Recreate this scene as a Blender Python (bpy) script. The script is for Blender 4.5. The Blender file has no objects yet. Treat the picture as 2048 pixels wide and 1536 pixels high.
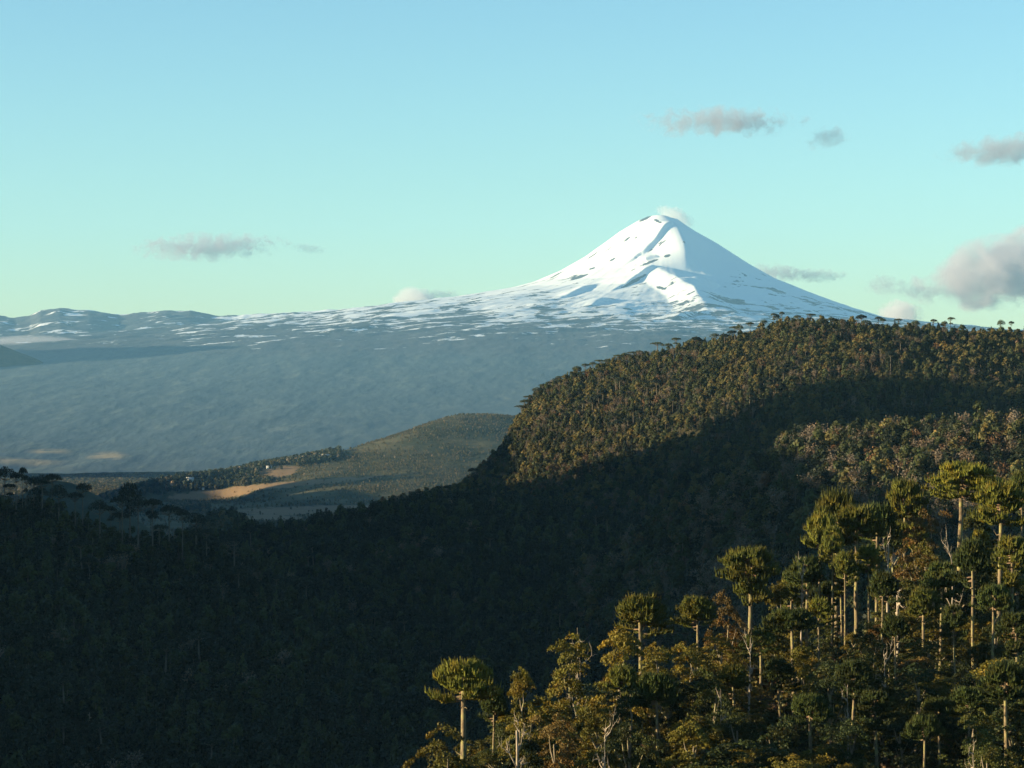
import bpy, math, random
import numpy as np
from math import radians, pi, sin, cos

# ------------------------------------------------------------------ camera, sky, sun, exposure
scene = bpy.context.scene
COL = scene.collection
F = 5268.0            # focal length in photo pixels (2048 wide)
HOR = 710.0           # row of the true horizon

cam_d = bpy.data.cameras.new('camera')
cam_d.sensor_width = 36.0
cam_d.lens = 36.0 * F / 2048.0
cam_d.shift_y = -(768.0 - HOR) / 2048.0
cam_d.clip_start = 1.0
cam_d.clip_end = 120000.0
cam = bpy.data.objects.new('camera', cam_d)
cam.location = (0, 0, 0)
cam.rotation_euler = (radians(90), 0, 0)
COL.objects.link(cam)
scene.camera = cam

SUN_EL = 8.5
SUN_AZ = -102.0        # degrees clockwise from +Y (view direction): from the left, a touch behind
SD = np.array([sin(radians(SUN_AZ)) * cos(radians(SUN_EL)), cos(radians(SUN_AZ)) * cos(radians(SUN_EL)), sin(radians(SUN_EL))])

world = bpy.data.worlds.new('World')
scene.world = world
world.use_nodes = True
wn = world.node_tree.nodes
wl = world.node_tree.links
wn.clear()
w_out = wn.new('ShaderNodeOutputWorld')
w_bg = wn.new('ShaderNodeBackground')
w_sky = wn.new('ShaderNodeTexSky')
w_sky.sky_type = 'NISHITA'
w_sky.sun_disc = False
w_sky.sun_elevation = radians(SUN_EL)
w_sky.sun_rotation = radians(SUN_AZ % 360)
w_sky.altitude = 1300
w_sky.air_density = 1.0
w_sky.dust_density = 0.35
w_sky.ozone_density = 1.5
w_mul = wn.new('ShaderNodeMix')
w_mul.data_type = 'RGBA'
w_mul.blend_type = 'MULTIPLY'
w_mul.inputs[0].default_value = 1.0
w_mul.inputs[7].default_value = (0.71, 0.97, 1.05, 1)
wl.new(w_sky.outputs[0], w_mul.inputs[6])
wl.new(w_mul.outputs[2], w_bg.inputs[0])
w_bg.inputs[1].default_value = 0.082
wl.new(w_bg.outputs[0], w_out.inputs[0])

sun_d = bpy.data.lights.new('sun', 'SUN')
sun_d.energy = 5.0
sun_d.angle = radians(0.53)
sun_d.color = (1.0, 0.84, 0.52)
sun = bpy.data.objects.new('sun', sun_d)
from mathutils import Vector
sun.rotation_euler = Vector((-SD[0], -SD[1], -SD[2])).to_track_quat('-Z', 'Y').to_euler()
sun.location = (-2000, 0, 800)
COL.objects.link(sun)

scene.view_settings.view_transform = 'Standard'
scene.view_settings.look = 'None'
scene.view_settings.gamma = 1.0
scene.view_settings.use_curve_mapping = False
scene.view_settings.exposure = 1.437
scene.render.engine = 'CYCLES'
cy = scene.cycles
cy.use_denoising = True
cy.max_bounces = 5
cy.diffuse_bounces = 2
cy.glossy_bounces = 1
cy.transmission_bounces = 2
cy.volume_bounces = 3
cy.transparent_max_bounces = 8
cy.volume_max_steps = 256
cy.sample_clamp_indirect = 6.0

HAZE_DENSITY = 1.12e-5
HAZE_COLOR = (0.32, 0.67, 1.0)

# ------------------------------------------------------------------ helpers
rng = np.random.default_rng(7)
random.seed(7)


def P(u, v, y):
    """world point seen at photo pixel (u, v) at depth y"""
    return np.array([(u - 1024.0) / F * y, y, (HOR - v) / F * y])


def _hash(ix, iy, seed):
    n = (ix.astype(np.int64) * 374761393 + iy.astype(np.int64) * 668265263 + seed * 1274126177) & 0x7fffffff
    n = ((n ^ (n >> 13)) * 1274126177) & 0x7fffffff
    n = (n ^ (n >> 16)) & 0xffff
    return n / 65535.0


def vnoise(x, y, seed=0):
    ix = np.floor(x); iy = np.floor(y)
    fx = x - ix; fy = y - iy
    fx = fx * fx * fx * (fx * (fx * 6 - 15) + 10); fy = fy * fy * fy * (fy * (fy * 6 - 15) + 10)
    a = _hash(ix, iy, seed); b = _hash(ix + 1, iy, seed)
    c = _hash(ix, iy + 1, seed); d = _hash(ix + 1, iy + 1, seed)
    return (a + (b - a) * fx + (c - a) * fy + (a - b - c + d) * fx * fy) * 2 - 1


def fbm(x, y, octv=5, seed=0, gain=0.5):
    r = 0; a = 1.0; t = 0
    for k in range(octv):
        r = r + a * vnoise(x + 17.3 * k, y - 9.1 * k, seed + k); t += a
        x = x * 2.03; y = y * 2.03; a *= gain
    return r / t


def pchip(x, y, xi):
    """monotone cubic interpolation of y (n, ...) at xi, along axis 0"""
    x = np.asarray(x, float); y = np.asarray(y, float)
    h = np.diff(x)
    hh = h.reshape((-1,) + (1,) * (y.ndim - 1))
    d = np.diff(y, axis=0) / hh
    m = np.zeros_like(y)
    m[0] = d[0]; m[-1] = d[-1]
    if len(x) > 2:
        w1 = 2 * hh[1:] + hh[:-1]; w2 = hh[1:] + 2 * hh[:-1]
        ok = (d[:-1] * d[1:]) > 0
        with np.errstate(divide='ignore', invalid='ignore'):
            mm = (w1 + w2) / (w1 / d[:-1] + w2 / d[1:])
        m[1:-1] = np.where(ok, mm, 0)
    k = np.clip(np.searchsorted(x, xi, side='right') - 1, 0, len(x) - 2)
    sh = (-1,) + (1,) * (y.ndim - 1)
    t = ((np.clip(xi, x[0], x[-1]) - x[k]) / h[k]).reshape(sh)
    hk = h[k].reshape(sh)
    return ((2 * t**3 - 3 * t**2 + 1) * y[k] + (t**3 - 2 * t**2 + t) * hk * m[k]
            + (-2 * t**3 + 3 * t**2) * y[k + 1] + (t**3 - t**2) * hk * m[k + 1])


def mesh_np(name, V, quads=None, tris=None, mats=(), fmat=None, attrs=None, smooth=False):
    me = bpy.data.meshes.new(name)
    V = np.asarray(V, np.float32)
    q = np.zeros((0, 4), np.int32) if quads is None else np.asarray(quads, np.int32).reshape(-1, 4)
    t = np.zeros((0, 3), np.int32) if tris is None else np.asarray(tris, np.int32).reshape(-1, 3)
    nq, nt = len(q), len(t)
    me.vertices.add(len(V))
    me.vertices.foreach_set('co', V.ravel())
    me.loops.add(nq * 4 + nt * 3)
    me.polygons.add(nq + nt)
    me.loops.foreach_set('vertex_index', np.concatenate([q.ravel(), t.ravel()]))
    me.polygons.foreach_set('loop_start', np.concatenate([np.arange(nq) * 4, nq * 4 + np.arange(nt) * 3]).astype(np.int32))
    for m in mats:
        me.materials.append(m)
    if fmat is not None:
        me.polygons.foreach_set('material_index', np.asarray(fmat, np.int32))
    if smooth:
        me.polygons.foreach_set('use_smooth', np.ones(nq + nt, bool))
    for an, (dom, typ, val) in (attrs or {}).items():
        a = me.attributes.new(an, typ, dom)
        val = np.asarray(val, np.float32)
        a.data.foreach_set('vector' if typ == 'FLOAT_VECTOR' else 'value', val.ravel())
    me.update(calc_edges=True)
    me.validate()
    return me


def link(name, me, parent=None, loc=(0, 0, 0)):
    o = bpy.data.objects.new(name, me)
    COL.objects.link(o)
    if parent is not None:
        o.parent = parent
    o.location = loc
    return o


def tag(o, label=None, cat=None, group=None, kind=None):
    if label: o['label'] = label
    if cat: o['category'] = cat
    if group: o['group'] = group
    if kind: o['kind'] = kind
    return o


def grid_quads(nu, nr):
    i = np.arange(nu - 1)[:, None]; j = np.arange(nr - 1)[None, :]
    a = i * nr + j
    return np.stack([a, a + nr, a + nr + 1, a + 1], -1).reshape(-1, 4)


class Buf:
    """collects faces of one mesh, each with a 'tint' value"""
    def __init__(s):
        s.v = []; s.q = []; s.t = []; s.n = 0; s.qt = []; s.tt = []; s.qm = []; s.tm = []

    def add(s, V, quads=None, tris=None, tint=0.5, mat=0):
        V = np.asarray(V, float).reshape(-1, 3)
        if quads is not None and len(quads):
            q = np.asarray(quads).reshape(-1, 4) + s.n
            s.q.append(q); s.qt.append(np.broadcast_to(tint, (len(q),))); s.qm.append(np.full(len(q), mat))
        if tris is not None and len(tris):
            t = np.asarray(tris).reshape(-1, 3) + s.n
            s.t.append(t); s.tt.append(np.broadcast_to(tint, (len(t),))); s.tm.append(np.full(len(t), mat))
        s.v.append(V); s.n += len(V)

    def mesh(s, name, mats, smooth=False):
        q = np.concatenate(s.q) if s.q else None
        t = np.concatenate(s.t) if s.t else None
        tint = np.concatenate(s.qt + s.tt) if (s.qt or s.tt) else np.zeros(0)
        fm = np.concatenate(s.qm + s.tm) if (s.qm or s.tm) else None
        return mesh_np(name, np.concatenate(s.v), q, t, mats, fm, {'tint': ('FACE', 'FLOAT', tint)}, smooth)


def tube(buf, pts, rad, sides=6, tint=0.5, mat=0, cap=True):
    pts = np.asarray(pts, float); n = len(pts)
    rad = np.broadcast_to(np.asarray(rad, float), (n,))
    d = np.gradient(pts, axis=0)
    d /= np.linalg.norm(d, axis=1, keepdims=True) + 1e-9
    ref = np.where(np.abs(d[:, 2:3]) > 0.9, np.array([[1.0, 0, 0]]), np.array([[0, 0, 1.0]]))
    a = np.cross(d, ref); a /= np.linalg.norm(a, axis=1, keepdims=True) + 1e-9
    b = np.cross(d, a)
    th = np.arange(sides) * 2 * pi / sides
    V = pts[:, None, :] + rad[:, None, None] * (np.cos(th)[None, :, None] * a[:, None, :] + np.sin(th)[None, :, None] * b[:, None, :])
    i = np.arange(n - 1)[:, None]; j = np.arange(sides)[None, :]
    jn = (j + 1) % sides
    q = np.stack([i * sides + j, i * sides + jn, (i + 1) * sides + jn, (i + 1) * sides + j], -1).reshape(-1, 4)
    buf.add(V, q, None, tint, mat)


def leaves(buf, C, N, size, r, tint, mat=0, jitter=0.8, aspect=0.6):
    """one quad per centre C, facing roughly N"""
    n = len(C)
    N = N + r.normal(0, jitter, (n, 3))
    N /= np.linalg.norm(N, axis=1, keepdims=True) + 1e-9
    A = np.cross(N, r.normal(0, 1, (n, 3)))
    A /= np.linalg.norm(A, axis=1, keepdims=True) + 1e-9
    B = np.cross(N, A)
    s = np.broadcast_to(size, (n,))[:, None] * r.uniform(0.65, 1.35, (n, 1)) * 0.5
    asp = r.uniform(aspect, 1.0, (n, 1))
    k = r.uniform(0.1, 0.6, (n, 1))
    V = np.stack([C - A * s, C - B * s * asp + A * s * (k - 0.3), C + A * s, C + B * s * asp - A * s * (k - 0.3)], 1)
    q = np.arange(n * 4).reshape(n, 4)
    buf.add(V.reshape(-1, 3), q, None, tint, mat)


# ------------------------------------------------------------------ materials
def new_mat(name):
    m = bpy.data.materials.new(name)
    m.use_nodes = True
    nt = m.node_tree
    nt.nodes.clear()
    out = nt.nodes.new('ShaderNodeOutputMaterial')
    return m, nt, nt.nodes, nt.links, out


def mixc(nt, fac, a, b, mode='MIX'):
    n = nt.nodes.new('ShaderNodeMix'); n.data_type = 'RGBA'; n.blend_type = mode
    for sock, val in ((n.inputs[0], fac), (n.inputs[6], a), (n.inputs[7], b)):
        if isinstance(val, (tuple, list)):
            sock.default_value = (*val[:3], 1)
        elif isinstance(val, (int, float)):
            sock.default_value = val
        else:
            nt.links.new(val, sock)
    return n.outputs[2]


def mth(nt, op, a, b=None, c=None, clamp=False):
    n = nt.nodes.new('ShaderNodeMath'); n.operation = op; n.use_clamp = clamp
    for k, val in enumerate((a, b, c)):
        if val is None: continue
        if isinstance(val, (int, float)):
            n.inputs[k].default_value = val
        else:
            nt.links.new(val, n.inputs[k])
    return n.outputs[0]


def noise(nt, vec, scale, detail=4, rough=0.55, dist=0.0, dim='3D'):
    n = nt.nodes.new('ShaderNodeTexNoise')
    n.inputs['Scale'].default_value = scale
    n.inputs['Detail'].default_value = detail
    n.inputs['Roughness'].default_value = rough
    n.inputs['Distortion'].default_value = dist
    if vec is not None: nt.links.new(vec, n.inputs['Vector'])
    return n.outputs[0]


def ramp(nt, fac, stops):
    n = nt.nodes.new('ShaderNodeValToRGB')
    cr = n.color_ramp
    while len(cr.elements) < len(stops): cr.elements.new(0.5)
    for e, (p, c) in zip(cr.elements, stops):
        e.position = p; e.color = (*c, 1) if len(c) == 3 else c
    nt.links.new(fac, n.inputs[0])
    return n.outputs[0]


def smooth01(nt, x, lo, hi):
    n = nt.nodes.new('ShaderNodeMapRange'); n.interpolation_type = 'SMOOTHSTEP'
    nt.links.new(x, n.inputs[0])
    n.inputs[1].default_value = lo; n.inputs[2].default_value = hi
    return n.outputs[0]


def attr(nt, name):
    n = nt.nodes.new('ShaderNodeAttribute'); n.attribute_name = name
    return n


def foliage_mat(name, lo=0.55, hi=1.45, translucent=0.18, colr=None):
    m, nt, N, L, out = new_mat(name)
    oi = N.new('ShaderNodeObjectInfo')
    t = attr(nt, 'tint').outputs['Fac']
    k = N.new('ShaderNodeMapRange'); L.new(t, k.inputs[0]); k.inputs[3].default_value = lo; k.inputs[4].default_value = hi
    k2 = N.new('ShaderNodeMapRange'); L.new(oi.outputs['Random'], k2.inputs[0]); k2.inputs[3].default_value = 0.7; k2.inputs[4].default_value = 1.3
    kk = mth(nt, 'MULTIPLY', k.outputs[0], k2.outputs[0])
    # patches of warmer and cooler leaf colour across each crown
    geo = N.new('ShaderNodeNewGeometry')
    pn = noise(nt, geo.outputs['Position'], 0.35, 2)
    warm = smooth01(nt, pn, 0.45, 0.68)
    base = colr if colr else oi.outputs['Color']
    c = mixc(nt, warm, base, mixc(nt, 1.0, base, (1.35, 1.0, 0.7), 'MULTIPLY'))
    comb = N.new('ShaderNodeCombineXYZ')
    for s in range(3): L.new(kk, comb.inputs[s])
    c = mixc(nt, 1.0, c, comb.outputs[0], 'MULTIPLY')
    d = N.new('ShaderNodeBsdfPrincipled')
    L.new(c, d.inputs['Base Color'])
    d.inputs['Roughness'].default_value = 0.62
    d.inputs['Specular IOR Level'].default_value = 0.18
    tr = N.new('ShaderNodeBsdfTranslucent')
    L.new(mixc(nt, 1.0, c, (1.3, 1.1, 0.4), 'MULTIPLY'), tr.inputs[0])
    mx = N.new('ShaderNodeMixShader'); mx.inputs[0].default_value = translucent
    L.new(d.outputs[0], mx.inputs[1]); L.new(tr.outputs[0], mx.inputs[2])
    L.new(mx.outputs[0], out.inputs[0])
    return m


def bark_mat(name, c1, c2, c3, scale=1.0, lichen=0.5):
    m, nt, N, L, out = new_mat(name)
    tc = N.new('ShaderNodeTexCoord')
    mp = N.new('ShaderNodeMapping'); L.new(tc.outputs['Object'], mp.inputs[0]); mp.inputs['Scale'].default_value = (1, 1, 0.45)
    n1 = noise(nt, mp.outputs[0], 2.6 * scale, 5, 0.65)
    n2 = noise(nt, tc.outputs['Object'], 0.9 * scale, 4, 0.6)
    c = mixc(nt, smooth01(nt, n1, 0.38, 0.62), c1, c2)
    c = mixc(nt, mth(nt, 'MULTIPLY', smooth01(nt, n2, 0.48, 0.62), lichen), c, c3)
    d = N.new('ShaderNodeBsdfPrincipled')
    L.new(c, d.inputs['Base Color']); d.inputs['Roughness'].default_value = 0.9
    d.inputs['Specular IOR Level'].default_value = 0.1
    b = N.new('ShaderNodeBump'); b.inputs['Strength'].default_value = 0.6; b.inputs['Distance'].default_value = 0.08
    L.new(n1, b.inputs['Height']); L.new(b.outputs[0], d.inputs['Normal'])
    L.new(d.outputs[0], out.inputs[0])
    return m


M_LEAF = foliage_mat('beech_foliage')
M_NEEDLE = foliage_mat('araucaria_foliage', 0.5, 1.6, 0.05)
M_BARK = bark_mat('pale_bark', (0.24, 0.19, 0.13), (0.12, 0.09, 0.06), (0.28, 0.26, 0.12), 1.0, 0.75)
M_ABARK = bark_mat('araucaria_bark', (0.21, 0.155, 0.09), (0.10, 0.07, 0.045), (0.25, 0.22, 0.085), 1.0, 0.8)
M_FBARK = bark_mat('grey_bark', (0.15, 0.12, 0.09), (0.09, 0.07, 0.055), (0.17, 0.15, 0.10), 1.0, 0.5)
M_LIMB = bark_mat('limb_bark', (0.20, 0.12, 0.075), (0.11, 0.07, 0.045), (0.24, 0.19, 0.11), 1.0, 0.5)
M_SNAG = bark_mat('weathered_wood', (0.36, 0.28, 0.21), (0.22, 0.17, 0.125), (0.30, 0.27, 0.18), 1.0, 0.4)
M_TWIG = foliage_mat('bare_twigs', 0.7, 1.2, 0.0)


def ground_mat(name, c1, c2, scale, bump=0.0, bdist=1.0):
    m, nt, N, L, out = new_mat(name)
    geo = N.new('ShaderNodeNewGeometry')
    n1 = noise(nt, geo.outputs['Position'], scale, 6, 0.6)
    c = mixc(nt, smooth01(nt, n1, 0.35, 0.65), c1, c2)
    d = N.new('ShaderNodeBsdfPrincipled'); L.new(c, d.inputs['Base Color'])
    d.inputs['Roughness'].default_value = 0.95; d.inputs['Specular IOR Level'].default_value = 0.05
    if bump:
        b = N.new('ShaderNodeBump'); b.inputs['Strength'].default_value = bump; b.inputs['Distance'].default_value = bdist
        L.new(noise(nt, geo.outputs['Position'], scale * 6, 4, 0.6), b.inputs['Height']); L.new(b.outputs[0], d.inputs['Normal'])
    L.new(d.outputs[0], out.inputs[0])
    return m


M_FLOOR = ground_mat('forest_floor', (0.025, 0.028, 0.014), (0.045, 0.036, 0.02), 0.05)
M_WOODED = ground_mat('wooded_slope', (0.022, 0.03, 0.016), (0.045, 0.045, 0.022), 0.02, 0.8, 6.0)


# ------------------------------------------------------------------ the volcano and the far range
VY = 26000.0
SX, SZ = P(1335, 424, VY)[0], P(1335, 424, VY)[2]
PXM = VY / F
sky_u = np.array([-500, -300, -100, 0, 30, 60, 80, 120, 180, 240, 270, 330, 380, 430, 520, 600, 700, 800, 900, 1000, 1400, 1800, 2048, 2600], float)
sky_v = np.array([650, 640, 628, 632, 637, 632, 622, 617, 622, 632, 628, 621.5, 622, 632, 630, 627, 620, 613, 611, 616, 635, 655, 662, 668], float)
rp_r = np.array([0, 110, 200, 300, 480, 570, 814, 1060, 1300, 1550, 1800, 2100, 2600, 3200, 4000, 5000, 6500, 9000, 14000, 20000], float)
rp_R = np.array([-42, -80, -146, -207, -308, -368, -526, -666, -765, -863, -952, -1050, -1110, -1170, -1240, -1300, -1400, -1560, -1850, -1900], float)
rp_L = np.array([-42, -42, -46, -92, -200, -268, -442, -582, -685, -755, -800, -850, -910, -985, -1080, -1180, -1310, -1545, -1850, -1900], float)
RY = 26600.0
rd = np.array([-2500, -800, 0, 700, 1500, 3000, 5000, 7000, 9000, 12000, 15000, 18000], float)
rz_rel = np.array([-500, -120, 0, -70, -150, -290, -400, -460, -560, -760, -860, -875], float)   # relative to a crest of 440 m


def seg_ridge(x, y, poly, wl, wr, amp, taper=True):
    """an asymmetric rib along a polyline [(x, y)], wl/wr are the widths to the left/right of its direction"""
    best = np.full(x.shape, 1e12); side = np.zeros(x.shape); tt = np.zeros(x.shape)
    L = 0; lens = [math.hypot(poly[k + 1][0] - poly[k][0], poly[k + 1][1] - poly[k][1]) for k in range(len(poly) - 1)]
    tot = sum(lens)
    for k in range(len(poly) - 1):
        ax, ay = poly[k]; bx, by = poly[k + 1]
        dx, dy = bx - ax, by - ay
        l2 = dx * dx + dy * dy
        t = np.clip(((x - ax) * dx + (y - ay) * dy) / l2, 0, 1)
        ex = x - (ax + t * dx); ey = y - (ay + t * dy)
        d = np.sqrt(ex * ex + ey * ey)
        m = d < best
        cr = dx * ey - dy * ex
        best = np.where(m, d, best); side = np.where(m, cr, side); tt = np.where(m, (L + t * lens[k]) / tot, tt)
        L += lens[k]
    w = np.where(side > 0, wl, wr)
    f = np.clip(1 - best / w, 0, 1)
    f = f * f * (3 - 2 * f) * 0.5 + f * 0.5
    tp = np.sin(np.clip(tt * 0.92 + 0.08, 0, 1) * pi) ** 0.6 if taper else 1.0
    return amp * f * tp


def base_far(x, y):
    u = 1024 + x / y * F
    r = np.hypot(x - SX, (y - VY) * 0.82)
    az = (x - SX) / (r + 1e-6)
    k = np.clip(0.5 + 0.5 * az * 1.2, 0, 1)
    k = k * k * (3 - 2 * k)
    cone = SZ + np.interp(r, rp_r, rp_L) * (1 - k) + np.interp(r, rp_r, rp_R) * k
    zc = (HOR - np.interp(u, sky_u, sky_v)) / F * RY
    d = RY - y
    rel = pchip(rd, rz_rel, d.ravel()).reshape(d.shape)
    fade = np.clip(1 - np.maximum(d, 0) / 6000, 0, 1)
    rng_z = 440 + rel + (zc - 440) * fade
    kk = 60.0
    return np.maximum(cone, rng_z) + kk * np.exp(-np.abs(cone - rng_z) / kk) * 0.35, r


def hit_far(u, v):
    ys = np.linspace(11000, 27400, 6000)
    x = (u - 1024) / F * ys; zr = (HOR - v) / F * ys
    z, _ = base_far(x, ys)
    k = np.argmax(z >= zr)
    return (x[k], ys[k])


RIBS = []
for pts, wl, wr, amp in (
    ([(1349, 452), (1355, 475), (1368, 508), (1372, 545)], 330, 300, 62),        # the arete that parts light and shade
    ([(1284, 507), (1312, 486), (1346, 458)], 300, 34, 30),                       # upper scarp
    ([(1250, 571), (1280, 556), (1311, 541)], 320, 42, 32),                       # lower scarp
    ([(1306, 540), (1345, 565), (1388, 594), (1420, 630)], 380, 260, 62),         # the shoulder running down from it
    ([(1278, 529), (1300, 522), (1318, 519)], 120, 35, 16),
    ([(1385, 570), (1410, 566), (1440, 572)], 90, 260, 30),
    ([(1130, 592), (1165, 578), (1195, 566)], 160, 50, 18),
    ([(1180, 612), (1215, 600), (1240, 598)], 160, 50, 18),
    ([(1350, 640), (1380, 630), (1420, 628)], 160, 60, 22),
):
    RIBS.append(([hit_far(*p) for p in pts], wl, wr, amp * 1.55))


FAR_SCALE = 1.35            # scales the far terrain up about the camera, deepening its haze (summit 35 km away)


def far_height(x, y):
    z, r, th = far_unscaled(x / FAR_SCALE, y / FAR_SCALE)
    return z * FAR_SCALE, r, th


def far_unscaled(x, y):  # heights before the terrain is scaled up about the camera
    z, r = base_far(x, y)
    for poly, wl, wr, amp in RIBS:
        z = z + seg_ridge(x, y, poly, wl, wr, amp)
    th = np.arctan2(y - VY, x - SX)
    lr = np.log(r + 300.0)
    ribs = fbm(th * 16, lr * 2.2, 4, 11)
    ribs2 = fbm(th * 46, lr * 7.0, 3, 23)
    u = 1024 + x / y * F
    up = np.clip((z + 150) / 700, 0, 1)
    snowy = up * np.clip((r - 250) / 900, 0, 1)
    lower = np.clip((r - 1500) / 2500, 0.0, 1)
    z = z + ribs * (4 + 14 * lower) * snowy + ribs2 * (1 + 5 * lower) * snowy
    ca, sa = cos(radians(40)), sin(radians(40))
    xr = x * ca + y * sa; yr = -x * sa + y * ca
    ledge = fbm(xr / 620, yr / 200, 4, 77)
    z = z + ledge * 26 * np.clip((z + 40) / 200, 0.05, 1) * np.clip((r - 900) / 1800, 0, 1) * np.clip((27000 - y) / 1200, 0.1, 1)
    z = z + fbm(x / 420, y / 2200, 6, 5, 0.6) * 13 * np.clip((r - 2600) / 3000, 0, 1) * np.clip((26800 - y) / 3000, 0.12, 1)
    z = z + fbm(x / 220, y / 220, 4, 35) * 5 * np.clip((r - 1200) / 1500, 0.12, 1)
    z = z + fbm(x / 400, y / 700, 4, 55) * 24 * np.clip((700 - u) / 300, 0, 1) * np.clip((y - 22500) / 2500, 0, 1) * np.clip((26700 - y) / 900, 0.1, 1)
    z = z + 11 * fbm(x / 110, y / 300, 3, 66) * np.clip((900 - u) / 200, 0, 1) * np.clip((y - 25500) / 600, 0, 1)
    # crater notch at the top
    c = np.hypot((x - SX - 8) / 70, (y - VY + 60) / 110)
    z = z - 14 * np.clip(1 - c, 0, 1) ** 0.8
    c2 = np.hypot((x - SX + 130) / 60, (y - VY + 40) / 120)
    z = z - 10 * np.clip(1 - c2, 0, 1)
    return z, r, th


def far_material():
    m, nt, N, L, out = new_mat('snow_rock_and_far_forest')
    geo = N.new('ShaderNodeNewGeometry')
    pol = attr(nt, 'polar').outputs['Vector']
    alt = attr(nt, 'snowness').outputs['Fac']
    fld = attr(nt, 'field').outputs['Fac']
    psc = N.new('ShaderNodeVectorMath'); psc.operation = 'SCALE'; psc.inputs['Scale'].default_value = 1 / FAR_SCALE
    L.new(geo.outputs['Position'], psc.inputs[0])
    pos = psc.outputs[0]
    # hollows hold snow, ledges are blown bare: long lenses lying askew on the slope
    rot = N.new('ShaderNodeMapping'); L.new(pos, rot.inputs[0]); rot.inputs['Rotation'].default_value = (0, 0, radians(-40))
    mp = N.new('ShaderNodeMapping'); L.new(rot.outputs[0], mp.inputs[0]); mp.inputs['Scale'].default_value = (1 / 480, 1 / 210, 1 / 900)
    n1 = noise(nt, mp.outputs[0], 1.0, 5, 0.6, 0.3)
    mp2 = N.new('ShaderNodeMapping'); L.new(rot.outputs[0], mp2.inputs[0]); mp2.inputs['Scale'].default_value = (1 / 190, 1 / 80, 1 / 300); mp2.inputs['Location'].default_value = (3, 7, 0)
    n2 = noise(nt, mp2.outputs[0], 1.0, 4, 0.6, 0.2)
    n3 = noise(nt, pol, 1.0, 4, 0.55, 0.2)
    s = mth(nt, 'ADD', mth(nt, 'MULTIPLY', mth(nt, 'SUBTRACT', n1, 0.5), 2.4), mth(nt, 'MULTIPLY', mth(nt, 'SUBTRACT', n2, 0.5), 1.9))
    s = mth(nt, 'ADD', s, mth(nt, 'MULTIPLY', mth(nt, 'SUBTRACT', n3, 0.5), 1.0))
    s = mth(nt, 'ADD', s, alt)
    snow = smooth01(nt, s, -0.05, 0.07)
    rockc = mixc(nt, noise(nt, pos, 0.02, 4), (0.050, 0.056, 0.062), (0.095, 0.092, 0.088))
    fall = N.new('ShaderNodeMapping'); L.new(pos, fall.inputs[0]); fall.inputs['Scale'].default_value = (1, 0.22, 0.5)
    fn = noise(nt, fall.outputs[0], 0.0075, 8, 0.72, 0.3)
    fn2 = noise(nt, fall.outputs[0], 0.03, 5, 0.7)
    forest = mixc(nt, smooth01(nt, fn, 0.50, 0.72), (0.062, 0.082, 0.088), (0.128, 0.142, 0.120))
    forest = mixc(nt, mth(nt, 'MULTIPLY', smooth01(nt, fn2, 0.5, 0.7), 0.5), forest, (0.13, 0.15, 0.10))
    low = smooth01(nt, mth(nt, 'ADD', alt, mth(nt, 'MULTIPLY', mth(nt, 'SUBTRACT', fn, 0.5), 1.6)), -1.25, -0.25)
    land = mixc(nt, low, forest, rockc)
    fb = noise(nt, pos, 0.006, 4)
    land = mixc(nt, mth(nt, 'MULTIPLY', fld, smooth01(nt, fb, 0.35, 0.5)), land, (0.27, 0.21, 0.125))
    c = mixc(nt, snow, land, (0.76, 0.76, 0.75))
    d = N.new('ShaderNodeBsdfPrincipled'); L.new(c, d.inputs['Base Color'])
    d.inputs['Roughness'].default_value = 0.75; d.inputs['Specular IOR Level'].default_value = 0.15
    b = N.new('ShaderNodeBump'); b.inputs['Strength'].default_value = 0.35; b.inputs['Distance'].default_value = 14.0
    L.new(mth(nt, 'ADD', mth(nt, 'MULTIPLY', n2, mth(nt, 'MULTIPLY', snow, -0.3)), mth(nt, 'MULTIPLY', fn2, mth(nt, 'SUBTRACT', 1.0, snow))), b.inputs['Height'])
    L.new(b.outputs[0], d.inputs['Normal'])
    L.new(d.outputs[0], out.inputs[0])
    return m


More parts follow.
